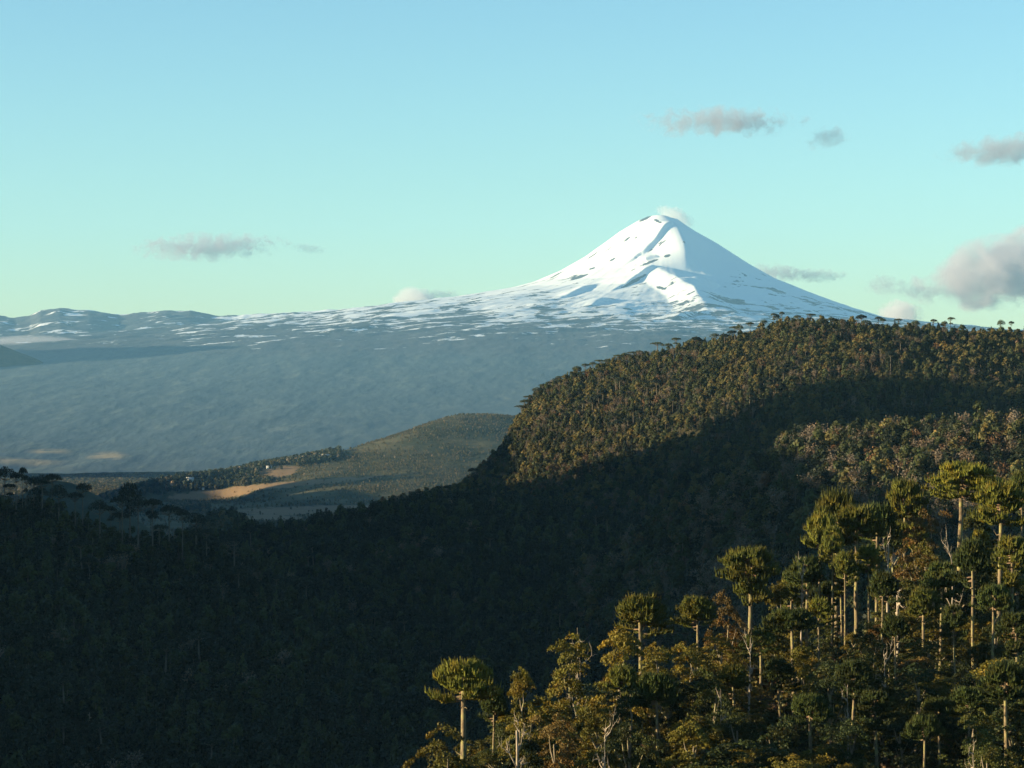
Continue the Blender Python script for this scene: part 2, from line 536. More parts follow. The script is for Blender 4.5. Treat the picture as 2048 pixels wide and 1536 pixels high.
def far_terrain():
    nu = 760
    us = np.concatenate([np.linspace(-350, 1000, 400), np.linspace(1003, 2000, 420), np.linspace(2010, 2500, 40)])
    ys = np.concatenate([np.linspace(9300, 20000, 150), np.linspace(20050, 24000, 130), np.linspace(24020, 26300, 190), np.linspace(26350, 28600, 30)])
    U, Y = np.meshgrid(us, ys, indexing='ij')
    X = (U - 1024) / F * Y
    Z, R, TH = far_height(X * FAR_SCALE, Y * FAR_SCALE)
    Z = Z / FAR_SCALE
    Vp = HOR - Z / Y * F
    # how snowy: by height above the tree line, thinner on the left range
    sn = np.interp(Z, [-60, 40, 120, 200, 300, 430, 560, 700, 900, 1500], [-1.4, -0.62, -0.38, -0.22, -0.02, 0.18, 0.30, 0.40, 0.66, 0.95])
    left = np.clip((620 - U) / 350, 0, 1)
    sn = sn - left * np.clip((Z - 120) / 260, 0, 1) * 0.50
    sn = sn - 0.9 * np.exp(-(((X - SX + 150) / 70) ** 2 + ((Y - VY + 30) / 130) ** 2)) 
    # bare rocks showing through on the upper cone
    for ru, rv, wu, wv, tl in ((1290, 437, 13, 4, -.35), (1254, 478, 8, 3, -.7), (1273, 475, 4, 2.5, -.5), (1335, 512, 7, 3, -.2), (1316, 443, 8, 3, .4), (1308, 495, 26, 3.5, -.75), (1330, 483, 18, 2.5, -.8),
                               (1300, 524, 18, 3, -.35), (1225, 519, 7, 2, -.5), (1183, 538, 9, 2.5, -.4), (1272, 560, 24, 3.5, -.55), (1160, 554, 14, 2.5, -.3), (1322, 576, 8, 2.5, .2), (1215, 500, 16, 1.5, -.75), (1180, 515, 16, 1.5, -.7)):
        du = U - ru; dv = Vp - rv - tl * du
        sn = sn - 1.0 * np.clip(1.5 - np.hypot(du / wu, dv / wv), 0, 1)
    fld = np.zeros_like(Z)
    for fu, fy, wu, wy in ((40, 9900, 80, 160), (215, 10150, 36, 260), (100, 10450, 40, 110)):
        fld = np.maximum(fld, np.clip(1.6 - 1.2 * np.hypot((U - fu) / wu, (Y - fy) / wy), 0, 1))
    pol = np.stack([TH * 13.0, np.log(R + 500.0) * 3.4, np.zeros_like(R)], -1)
    far_v = np.clip((R - 3000) / 3000, 0, 1)
    me = mesh_np('mountain', np.stack([X * FAR_SCALE, Y * FAR_SCALE, Z * FAR_SCALE], -1).reshape(-1, 3), grid_quads(len(us), len(ys)), None, (far_material(),), None,
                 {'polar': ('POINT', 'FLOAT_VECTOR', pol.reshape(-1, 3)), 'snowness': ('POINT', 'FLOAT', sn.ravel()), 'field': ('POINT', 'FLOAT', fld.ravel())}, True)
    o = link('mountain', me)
    tag(o, 'snow covered volcano with its long bare ridge and hazy blue forested foot', 'volcano', kind='structure')
    return o


far_terrain()


# ------------------------------------------------------------------ hills as sheets: columns of (v, depth) control points, near to far
class Sheet:
    def __init__(s, cols, nu, nr, amp, scale, seed):
        us = np.array([c[0] for c in cols], float)
        A = np.array([[(HOR - v) / F * y for v, y in c[1]] for c in cols])       # z
        Yd = np.array([[y for v, y in c[1]] for c in cols], float)
        R = A.shape[1]
        s.u = np.linspace(us[0], us[-1], nu)
        t = np.linspace(0, R - 1, nr)
        Z = pchip(np.arange(R), A.T, t).T
        Y = pchip(np.arange(R), Yd.T, t).T
        Z = pchip(us, Z, s.u); Y = pchip(us, Y, s.u)
        X = (s.u[:, None] - 1024) / F * Y
        Z = Z + amp * fbm(X / scale, Y / scale, 4, seed)
        s.X, s.Y, s.Z, s.t = X, Y, Z, t
        s.R = R

    def obj(s, name, mat, label, cat, attrs=None):
        me = mesh_np(name, np.stack([s.X, s.Y, s.Z], -1).reshape(-1, 3), grid_quads(*s.X.shape), None, (mat,), None, attrs, True)
        o = link(name, me)
        tag(o, label, cat, kind='structure')
        return o

    def scatter(s, spacing, r, tmax=None, u0=-60, u1=2110):
        """points on the sheet, about one per spacing^2 of ground"""
        X, Y, Z = s.X, s.Y, s.Z
        dx1 = X[1:, :-1] - X[:-1, :-1]; dy1 = Y[1:, :-1] - Y[:-1, :-1]; dz1 = Z[1:, :-1] - Z[:-1, :-1]
        dx2 = X[:-1, 1:] - X[:-1, :-1]; dy2 = Y[:-1, 1:] - Y[:-1, :-1]; dz2 = Z[:-1, 1:] - Z[:-1, :-1]
        cx = dy1 * dz2 - dz1 * dy2; cy_ = dz1 * dx2 - dx1 * dz2; cz = dx1 * dy2 - dy1 * dx2
        area = np.sqrt(cx**2 + cy_**2 + cz**2)
        if tmax is not None:
            area = area * (s.t[None, :-1] <= tmax)
        um = 1024 + X[:-1, :-1] / Y[:-1, :-1] * F
        area = area * ((um > u0) & (um < u1))
        tot = area.sum()
        n = int(tot / spacing**2 * 3)
        k = r.choice(area.size, n, p=(area / tot).ravel())
        i, j = np.unravel_index(k, area.shape)
        a = r.random(n); b = r.random(n)
        def lerp(Q):
            return (Q[i, j] * (1 - a) + Q[i + 1, j] * a) * (1 - b) + (Q[i, j + 1] * (1 - a) + Q[i + 1, j + 1] * a) * b
        pts = np.stack([lerp(X), lerp(Y), lerp(Z)], -1)
        key = np.floor(pts[:, 0] / spacing).astype(np.int64) * 100003 + np.floor(pts[:, 1] / spacing).astype(np.int64)
        _, idx = np.unique(key, return_index=True)
        return pts[idx]

    def ground(s, u, y):
        """ground height at photo column u and depth y (front side)"""
        c = np.argmin(np.abs(s.u - u))
        o = np.argsort(s.Y[c])
        return float(np.interp(y, s.Y[c][o], s.Z[c][o]))

    def depth(s, u, v):
        c = np.argmin(np.abs(s.u - u))
        vv = HOR - s.Z[c] / s.Y[c] * F
        k = int(np.argmin(vv))
        return float(np.interp(-v, -vv[:k + 1], s.Y[c][:k + 1]))


def hillcols(crest, front, back):
    """crest: [(u, v, y)], front: functions giving rows before the crest, back: rows behind"""
    cols = []
    for u, v, y in crest:
        cols.append((u, [f(u, v, y) for f in front] + [(v, y)] + [f(u, v, y) for f in back]))
    return cols


# D: the sunlit forested hill
Dc = [(760, 1035, 2060), (820, 1020, 2150), (900, 1008, 2300), (950, 968, 2420), (1000, 920, 2520), (1040, 858, 2560), (1080, 806, 2560), (1150, 773, 2540), (1250, 738, 2500), (1350, 716, 2440),
      (1450, 704, 2380), (1520, 686, 2340), (1600, 672, 2300), (1700, 678, 2260), (1850, 688, 2220), (2048, 694, 2190), (2300, 690, 2160), (2600, 700, 2130)]
def dmid(u, k):
    # depth of the slope rows: the hill's long side swings towards the camera on the right
    return np.interp(u, [760, 1000, 1250, 1450, 1650, 2048, 2600], {0: [1700, 1700, 1690, 1670, 1640, 1600, 1560], 1: [1850, 1880, 1860, 1830, 1800, 1760, 1720],
                     2: [1960, 2080, 2060, 2000, 1950, 1900, 1860], 3: [2000, 2280, 2230, 2140, 2080, 2040, 2000]}[k])
front = [lambda u, v, y: (1330, dmid(u, 0)), lambda u, v, y: (1170, dmid(u, 1)), lambda u, v, y: (max(v + 20, np.interp(u, [760, 1000, 1250, 1650, 2048], [1060, 1050, 990, 930, 920])), dmid(u, 2)),
         lambda u, v, y: (max(v + 8, np.interp(u, [760, 960, 1040, 1250, 1450, 1650, 2048], [1045, 1000, 950, 880, 820, 780, 790])), min(y - 40, dmid(u, 3)))]
back = [lambda u, v, y: (v + 50, y + 160), lambda u, v, y: (1200, y + 500)]
S_HILL = Sheet(hillcols(Dc, front, back), 260, 110, 5.0, 110, 3)
S_HILL.obj('hill', M_FLOOR, 'long forested hill in front of the volcano, half in sun and half in shade', 'hill')

# C: the dark spur between the valley and the hill
Cc = [(150, 1180, 1900), (300, 1125, 1880), (400, 1108, 1870), (460, 1096, 1860), (520, 1088, 1860), (600, 1078, 1860), (700, 1056, 1860), (800, 1037, 1870), (870, 1024, 1880), (950, 1020, 1890), (1050, 1030, 1880), (1200, 1060, 1850), (1500, 1130, 1800)]
front = [lambda u, v, y: (1900, 800), lambda u, v, y: (1640, 950), lambda u, v, y: (1420, 1180), lambda u, v, y: (1270, 1420), lambda u, v, y: (v + 65, y - 160)]
back = [lambda u, v, y: (v + 40, y + 130), lambda u, v, y: (1400, y + 600)]
S_SPUR = Sheet(hillcols(Cc, front, back), 200, 110, 4.0, 90, 13)
S_SPUR.obj('ridge', M_FLOOR, 'dark forested spur running along the shaded valley', 'ridge')

# B: the dark ridge with the umbrella pines
Bc = [(-600, 840, 1500), (-300, 945, 1450), (-100, 1010, 1420), (0, 1045, 1400), (60, 1050, 1390), (120, 1065, 1380), (180, 1092, 1375), (240, 1110, 1370), (300, 1118, 1365), (360, 1124, 1360), (430, 1138, 1350), (520, 1176, 1320), (620, 1234, 1250), (760, 1334, 1150), (900, 1444, 1050), (1050, 1564, 950)]
front = [lambda u, v, y: (v + 900, y - 700), lambda u, v, y: (v + 480, y - 480), lambda u, v, y: (v + 260, y - 300), lambda u, v, y: (v + 90, y - 120)]
back = [lambda u, v, y: (v + 55, y + 110), lambda u, v, y: (v + 300, y + 380)]
S_LEFT = Sheet(hillcols(Bc, front, back), 200, 110, 3.0, 80, 33)
S_LEFT.obj('slope', M_FLOOR, 'shaded forested ridge carrying the dark umbrella pines', 'ridge')

# E: the nearer band of forest that catches the sun
Ec = [(1050, 1260, 1600), (1200, 1160, 1540), (1350, 1060, 1470), (1450, 1000, 1420), (1540, 950, 1390), (1620, 916, 1360), (1750, 908, 1330), (1850, 902, 1310), (1930, 890, 1300), (2048, 892, 1290), (2300, 880, 1280), (2700, 880, 1270)]
front = [lambda u, v, y: (1750, 640), lambda u, v, y: (v + 480, y - 480), lambda u, v, y: (v + 260, y - 330), lambda u, v, y: (v + 90, y - 150)]
back = [lambda u, v, y: (v + 50, y + 120), lambda u, v, y: (v + 360, y + 330)]
S_BAND = Sheet(hillcols(Ec, front, back), 160, 100, 4.0, 80, 43)
S_BAND.obj('terrain', M_FLOOR, 'low forested rise behind the foreground pines', 'ridge')

# F: the farmland hill deep in the valley
Fc = [(60, 1040, 7700), (140, 1018, 7700), (210, 996, 7700), (260, 980, 7700), (330, 962, 7720), (440, 947, 7800), (540, 929, 7900), (640, 912, 8000), (720, 893, 8100), (800, 869, 8200), (860, 847, 8300), (930, 831, 8400), (980, 832, 8420), (1040, 838, 8450), (1150, 850, 8500), (1400, 880, 8500)]
front = [lambda u, v, y: (1190, 3600), lambda u, v, y: (1100, 4900), lambda u, v, y: (1052, 6000), lambda u, v, y: (max(1003, v + 18), min(y - 100, max(7600 - 2.6 * max(u - 430, 0), 7150))), lambda u, v, y: (v + 0.45 * max(1003 - v, 10), y - 0.42 * (y - min(y - 100, max(7600 - 2.6 * max(u - 430, 0), 7150))))]
back = [lambda u, v, y: (v + 25, y + 500), lambda u, v, y: (1010, y + 1400)]
S_FARM = Sheet(hillcols(Fc, front, back), 300, 140, 9.0, 500, 53)


def farm_material():
    m, nt, N, L, out = new_mat('farmland_and_scrub')
    geo = N.new('ShaderNodeNewGeometry'); pos = geo.outputs['Position']
    fld = attr(nt, 'field').outputs['Fac']
    n1 = noise(nt, pos, 0.006, 6, 0.65); n2 = noise(nt, pos, 0.03, 5, 0.7)
    c = mixc(nt, smooth01(nt, n1, 0.4, 0.62), (0.045, 0.05, 0.028), (0.11, 0.095, 0.05))
    c = mixc(nt, mth(nt, 'MULTIPLY', smooth01(nt, n2, 0.5, 0.72), 0.5), c, (0.15, 0.12, 0.07))
    fc = mixc(nt, noise(nt, pos, 0.012, 5), (0.17, 0.10, 0.055), (0.25, 0.175, 0.10))
    c = mixc(nt, smooth01(nt, mth(nt, 'ADD', fld, mth(nt, 'MULTIPLY', mth(nt, 'SUBTRACT', n2, 0.5), 1.6)), 0.40, 0.62), c, fc)
    d = N.new('ShaderNodeBsdfPrincipled'); L.new(c, d.inputs['Base Color']); d.inputs['Roughness'].default_value = 0.95
    d.inputs['Specular IOR Level'].default_value = 0.05
    b = N.new('ShaderNodeBump'); b.inputs['Strength'].default_value = 0.5; b.inputs['Distance'].default_value = 6.0
    L.new(n2, b.inputs['Height']); L.new(b.outputs[0], d.inputs['Normal'])
    L.new(d.outputs[0], out.inputs[0])
    return m


_v = HOR - S_FARM.Z / S_FARM.Y * F
_u = np.broadcast_to(S_FARM.u[:, None], _v.shape)
fieldmask = np.zeros_like(_v)
for fu, fv, wu, wv, sl in ((425, 989, 85, 9, -0.06), (545, 972, 110, 6, -0.08), (556, 944, 40, 12, -0.15), (660, 962, 90, 5, -0.08), (650, 1020, 180, 9, -0.02), (520, 1036, 90, 6, 0.0), (240, 978, 30, 4, -0.1)):
    fieldmask = np.maximum(fieldmask, np.clip(1.5 - np.hypot((_u - fu) / wu, (_v - fv - sl * (_u - fu)) / wv), 0, 1))
S_FARM.obj('farmland', farm_material(), 'hazy low hill with tan fields and scrub deep in the valley', 'hill', {'field': ('POINT', 'FLOAT', fieldmask.ravel())})

# small dark hills in the shaded valley, a dark shoulder far left, and the valley floor
G1 = [(-60, 1080, 5600), (0, 1030, 5500), (45, 992, 5450), (80, 972, 5400), (108, 963, 5350), (135, 966, 5300), (165, 978, 5250), (200, 996, 5200), (250, 1026, 5150), (310, 1070, 5100), (400, 1150, 5100)]
fr = [lambda u, v, y: (1300, y - 900), lambda u, v, y: (v + 110, y - 420)]
bk = [lambda u, v, y: (v + 30, y + 250), lambda u, v, y: (v + 150, y + 900)]
S_G1 = Sheet(hillcols(G1, fr, bk), 80, 40, 4.0, 150, 63)
S_G1.obj('foothill', M_WOODED, 'purple shaded foothill behind the ridge of umbrella pines', 'hill')
G2 = [(300, 1180, 3300), (350, 1120, 3250), (395, 1062, 3200), (425, 1043, 3200), (455, 1036, 3200), (485, 1046, 3200), (520, 1076, 3200), (570, 1130, 3250), (640, 1200, 3300)]
S_G2 = Sheet(hillcols(G2, fr, bk), 60, 40, 3.0, 120, 73)
S_G2.obj('knoll', M_WOODED, 'small dark wooded knoll between the ridge and the valley spur', 'hill')
H1 = [(-420, 560, 24500), (-200, 618, 24400), (-60, 664, 24300), (0, 689, 24200), (30, 700, 24100), (55, 709, 24000), (85, 724, 23900), (140, 780, 23900)]
S_H1 = Sheet(hillcols(H1, [lambda u, v, y: (v + 110, y - 1600), lambda u, v, y: (v + 28, y - 500)], [lambda u, v, y: (v + 10, y + 500), lambda u, v, y: (v + 80, y + 2000)]), 60, 30, 20.0, 500, 83)
S_H1.obj('shoulder', M_WOODED, 'dark wooded shoulder below the snowy range with fog behind it', 'hill')

vx = np.linspace(-4200, 4200, 90); vy = np.linspace(2200, 15000, 130)
VX, VYY = np.meshgrid(vx, vy, indexing='ij')
VZ = np.interp(VYY, [2200, 4000, 7000, 9500, 12600, 15000], [-400, -395, -415, -500, -600, -650]) + 8 * fbm(VX / 700, VYY / 700, 4, 91)
vf = np.clip(fbm(VX / 260, VYY / 500, 3, 92) * 1.4 - 0.35, 0, 1)
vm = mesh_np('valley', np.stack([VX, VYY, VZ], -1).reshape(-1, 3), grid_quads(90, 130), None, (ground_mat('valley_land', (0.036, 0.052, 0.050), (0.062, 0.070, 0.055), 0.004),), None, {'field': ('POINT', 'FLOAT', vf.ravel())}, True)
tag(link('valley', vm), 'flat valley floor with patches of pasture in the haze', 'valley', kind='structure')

# ------------------------------------------------------------------ the mountain left of the view whose shade fills the valley
def toward_sun(p):
    # walk from p to the sun until the crest line x = -0.22 y - 420
    t = (p[0] + 0.22 * p[1] + 420) / -(SD[0] + 0.22 * SD[1])
    return p + SD * t


edge = [
    (np.array([-60., 250., -100.])), (np.array([-60., 560., -95.])), (np.array([-150., 760., -110.])), (np.array([-190., 840., -75.])),
    P(1700, 990, 930), P(1740, 985, 1090), P(1770, 975, 1220), P(1740, 935, S_BAND.depth(1740, 935)), P(1610, 900, 1390), P(1500, 850, 1500), P(1500, 800, 1700), P(1700, 760, 1850),
    P(2048, 775, S_HILL.depth(2048, 775)), P(1850, 768, S_HILL.depth(1850, 768)), P(1660, 765, S_HILL.depth(1660, 765)), P(1450, 852, S_HILL.depth(1450, 852)), P(1250, 925, S_HILL.depth(1250, 925)),
    P(1090, 980, S_HILL.depth(1090, 980)), P(1055, 920, S_HILL.depth(1055, 920)), P(1045, 862, S_HILL.depth(1045, 862)), P(1000, 880, 2520),
    P(400, 930, 3300), P(250, 900, 4100), P(500, 985, 5500), P(500, 985, 6500), P(600, 988, 6950),
]
for u, v in ((330, 1006), (430, 1004), (560, 994), (700, 978), (850, 954), (930, 946), (1000, 950)):
    edge.append(P(u, v, S_FARM.depth(u, v)))
edge.append(P(900, 960, 8300)); edge.append(P(900, 1010, 9000))
crest = np.array([toward_sun(p) for p in edge])
crest = crest[np.argsort(crest[:, 1])]
cyv = np.linspace(crest[0, 1], crest[-1, 1], 500)
cz = np.interp(cyv, crest[:, 1], crest[:, 2]) + 3 * fbm(cyv / 60, cyv * 0, 4, 5)
cxv = -0.22 * cyv - 420
prof = [(330, None, -150), (180, 0.55, 0), (60, 0.9, 0), (0, 1.0, 0), (-120, 0.85, 0), (-700, 0.4, 0), (-1600, None, -300)]
base = np.interp(cyv, [0, 1000, 2500, 5000, 9000], [-150, -200, -300, -400, -430])
rows = []
for off, k, b in prof:
    zz = base if k is None else base + (cz - base) * k
    rows.append(np.stack([cxv + off, cyv, zz], -1))
cm = mesh_np('mountainside', np.stack(rows, 1).reshape(-1, 3), grid_quads(500, len(prof)), None, (M_WOODED,), None, None, False)
tag(link('mountainside', cm), 'high wooded mountainside whose shade covers the valley', 'mountain', kind='structure')


# foreground slope
def fg_ground(x, y):
    z = -50 + 0.04 * (y - 500) + 0.05 * (x - 90)
    yc = np.interp(x, [-60, -10, 40, 100, 200], [300, 352, 430, 530, 600])
    z = z - np.clip(y - yc, 0, None) * 0.55
    z = z - np.clip(-22 - x, 0, None) * 0.6
    near = np.clip((260 - y) / 260, 0, 1)
    z = z * (1 - near**2.2) + (-2.0) * near**2.2
    return z + 1.2 * fbm(x / 25, y / 25, 3, 101)


gx = np.linspace(-160, 260, 90); gy = np.linspace(-40, 760, 130)
GX, GY = np.meshgrid(gx, gy, indexing='ij')
gm = mesh_np('foreground', np.stack([GX, GY, fg_ground(GX, GY)], -1).reshape(-1, 3), grid_quads(90, 130), None, (M_FLOOR,), None, None, True)
tag(link('ground', gm), 'sunlit slope under the nearest pines and beeches', 'ground', kind='structure')


# ------------------------------------------------------------------ tree builders
def araucaria_mesh(seed, H=22.0, W=10.0, ch=4.5, dome=1.6, lower=0, lean=0.0, dens=1.0, flat=0.0, trunk_r=0.5):
    r = np.random.default_rng(seed)
    tb = Buf()
    zt = np.linspace(-3, H - 0.6, 9)
    bx = lean * (np.clip(zt, 0, None) / H) ** 1.6 * H + r.normal(0, 0.06, 9)
    by = r.normal(0, 0.06, 9)
    rad = trunk_r * (1.0 - 0.5 * np.clip(zt, 0, None) / H); rad[0] *= 1.25; rad[1] *= 1.08
    tube(tb, np.stack([bx, by, zt], -1), rad, 10)
    for k in range(int(6 + r.integers(0, 6))):            # stubs of shed branches
        z0 = r.uniform(0.35, 0.8) * H; a = r.uniform(0, 2 * pi); l = r.uniform(0.5, 1.6)
        x0 = np.interp(z0, zt, bx)
        tube(tb, [(x0, 0, z0), (x0 + l * 0.6 * cos(a), l * 0.6 * sin(a), z0 + r.uniform(-.2, .2)), (x0 + l * cos(a), l * sin(a), z0 + r.uniform(-.1, .5))], [0.09, 0.06, 0.02], 4)
    lb = Buf(); cb = Buf()
    whorls = [(a, 1.0) for a in np.linspace(0.04, 1.0, 8)]
    levels = [(H, W, ch, dome, whorls)]
    if lower:
        levels.append((H - ch - lower, W * r.uniform(0.5, 0.7), ch * 0.5, dome * 0.6, [(a, 1.0) for a in (0.2, 0.6, 1.0)]))
    for (Ht, Wt, cht, dm, wh) in levels:
        lop = r.uniform(0, 2 * pi); lops = r.uniform(0.05, 0.28)
        for a, _ in wh:
            nl = int(r.integers(10, 13) * dens)
            ph = r.uniform(0, 2 * pi)
            for k in range(nl):
                an = ph + 2 * pi * k / nl + r.normal(0, 0.16)
                if r.random() < 0.05: continue
                Rr = Wt * 0.5 * (0.25 + 0.75 * a ** 0.5) * r.uniform(0.62, 1.16) * (1 + lops * cos(an - lop))
                q = min(Rr / (Wt * 0.5), 1.2)
                ztip = Ht - dm * q ** 2 * 0.8 - (cht - dm) * 0.75 * max(a - 0.3, 0) / 0.7 + r.normal(0, 0.2) - (r.random() ** 2 * cht * 0.28 if a > 0.6 else 0)
                z0 = min(Ht - 0.4, ztip + (0.5 - a) * 0.5 + r.uniform(-0.5, 0.3))
                x0 = np.interp(z0, zt, bx)
                s = np.linspace(0, 1, 6)
                zz = z0 + (ztip - z0) * s ** 1.3 + (0.10 - 0.22 * a) * Rr * np.sin(pi * s) * 0.5
                px = x0 + Rr * s * cos(an + 0.0); py = Rr * s * sin(an)
                pts = np.stack([px, py, zz], -1)
                tube(lb, pts, np.linspace(0.11, 0.035, 6), 4, r.uniform(0.2, 0.9))
                nb = max(int(Rr * 8.0 * dens), 6)
                for b in range(nb):
                    sb = 0.22 + 0.78 * (b + r.random()) / nb
                    o = np.array([np.interp(sb, s, pts[:, 0]), np.interp(sb, s, pts[:, 1]), np.interp(sb, s, pts[:, 2])])
                    sd = 1 if b % 2 else -1
                    ba = an + sd * r.uniform(0.3, 1.25)
                    l = r.uniform(0.65, 1.3)
                    d0 = np.array([cos(ba), sin(ba), r.uniform(-0.25, 0.5)])
                    upk = r.uniform(0.6, 1.5)
                    p1 = o + d0 * l * 0.5
                    p2 = p1 + (d0 * 0.45 + np.array([0, 0, upk])) * l * 0.45
                    tint = np.clip(0.45 + 0.5 * (p2[2] - (Ht - cht)) / cht * 0.6 + r.normal(0, 0.16), 0, 1)  # branchlets lighten upward: the sunlit crown top is put into the tint
                    if r.random() < 0.05: tint = 0.02
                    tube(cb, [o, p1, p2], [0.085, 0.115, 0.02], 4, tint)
    return tb.mesh('trunk', (M_ABARK,), True), lb.mesh('branches', (M_LIMB,)), cb.mesh('crown', (M_NEEDLE,))


def beech_mesh(seed, H=15.0, W=9.0, low=0.25, plates=78, nleaf=125, leaf=0.27, flat=0.4):
    r = np.random.default_rng(seed)
    tb = Buf(); cb = Buf()
    lean = r.normal(0, 0.05, 2)
    zt = np.linspace(-2.5, H * 0.8, 7)
    tr = np.stack([lean[0] * zt + r.normal(0, 0.12, 7), lean[1] * zt + r.normal(0, 0.12, 7), zt], -1)
    tube(tb, tr, np.linspace(0.42, 0.1, 7) * H / 15, 8)
    # lumpy envelope
    lobes = []
    for k in range(9):
        a = r.uniform(0, 2 * pi); h = r.uniform(low + 0.12, 0.9)
        rr = W * 0.5 * np.interp(h, [0, 0.3, 0.6, 0.85, 1.0], [0.45, 0.68, 0.62, 0.36, 0.1])
        lobes.append((np.array([rr * cos(a), rr * sin(a), h * H]), W * r.uniform(0.16, 0.26)))
    lobes.append((np.array([0, 0, H * 0.9]), W * 0.2))
    lobes.append((np.array([0, 0, H * 0.7]), W * 0.26))
    for c, R in lobes[:8]:
        z0 = max(c[2] - R * 1.2 - np.hypot(c[0], c[1]) * 0.7, H * 0.15)
        st = np.array([np.interp(z0, zt, tr[:, 0]), np.interp(z0, zt, tr[:, 1]), z0])
        mid = st * 0.45 + c * 0.55 + np.array([r.normal(0, .25), r.normal(0, .25), -0.3])
        tube(tb, [st, mid, c], [0.2 * H / 15, 0.12, 0.04], 5)
    for k in range(plates):
        c, R = lobes[r.integers(0, len(lobes))]
        d = r.normal(0, 1, 3); d /= np.linalg.norm(d); d[2] = d[2] * 0.8 + 0.12
        pc = c + d * R * r.uniform(0.65, 1.15) * np.array([1.15, 1.15, 0.85])
        if pc[2] > H: pc[2] = H - r.uniform(0, 0.5)
        pr = r.uniform(0.55, 1.25) * W / 9
        th = r.uniform(0, 2 * pi, nleaf); q = np.sqrt(r.random(nleaf)) * pr
        out = np.array([pc[0], pc[1], 0]); out /= np.linalg.norm(out) + 1e-6
        loc = np.stack([q * np.cos(th), q * np.sin(th), r.normal(0, 0.16, nleaf) * pr * (1 - flat) + 0.10 * r.normal(0, 1, nleaf)], -1)
        loc[:, 2] -= (loc @ out) * r.uniform(0.1, 0.5)
        loc[:, 2] += 0.25 * pr * (1 - (q / pr) ** 2)
        tint = np.clip(r.normal(0.5, 0.16) + r.normal(0, 0.16, nleaf), 0, 1)
        leaves(cb, pc + loc, np.array([[out[0] * 0.5, out[1] * 0.5, 0.75]]) * np.ones((nleaf, 1)), leaf, r, tint, 0, 0.95)
    return tb.mesh('trunk', (M_BARK,), True), None, cb.mesh('crown', (M_LEAF,))


def snag_mesh(seed, H=12.0, broken=True, nb=7, rad=0.42, up=0.6, fine=2):
    r = np.random.default_rng(seed)
    tb = Buf()
    zt = np.linspace(-2, H, 8)
    tr = np.stack([r.normal(0, 0.10, 8) + 0.03 * zt * r.normal(), r.normal(0, 0.10, 8), zt], -1)
    tube(tb, tr, np.linspace(rad, rad * (0.45 if broken else 0.12), 8), 7)
    def limb(st, d, l, rr, depth):
        n = 4
        pts = [st]
        for k in range(n):
            d = d + r.normal(0, 0.28, 3) + np.array([0, 0, 0.12 * up]); d /= np.linalg.norm(d)
            pts.append(pts[-1] + d * l / n)
        tube(tb, pts, np.linspace(rr, rr * 0.25, n + 1), 4)
        if depth > 0:
            for k in range(3):
                limb(pts[r.integers(1, n + 1)], d + r.normal(0, 0.7, 3), l * r.uniform(0.35, 0.6), rr * 0.5, depth - 1)
    for k in range(nb):
        z0 = r.uniform(0.4, 0.97) * H; a = r.uniform(0, 2 * pi)
        st = np.array([np.interp(z0, zt, tr[:, 0]), np.interp(z0, zt, tr[:, 1]), z0])
        limb(st, np.array([cos(a), sin(a), up * r.uniform(0.2, 1.2)]), r.uniform(1.2, 3.4) * H / 12, rad * 0.35, fine)
    return tb.mesh('snag', (M_SNAG,), False)


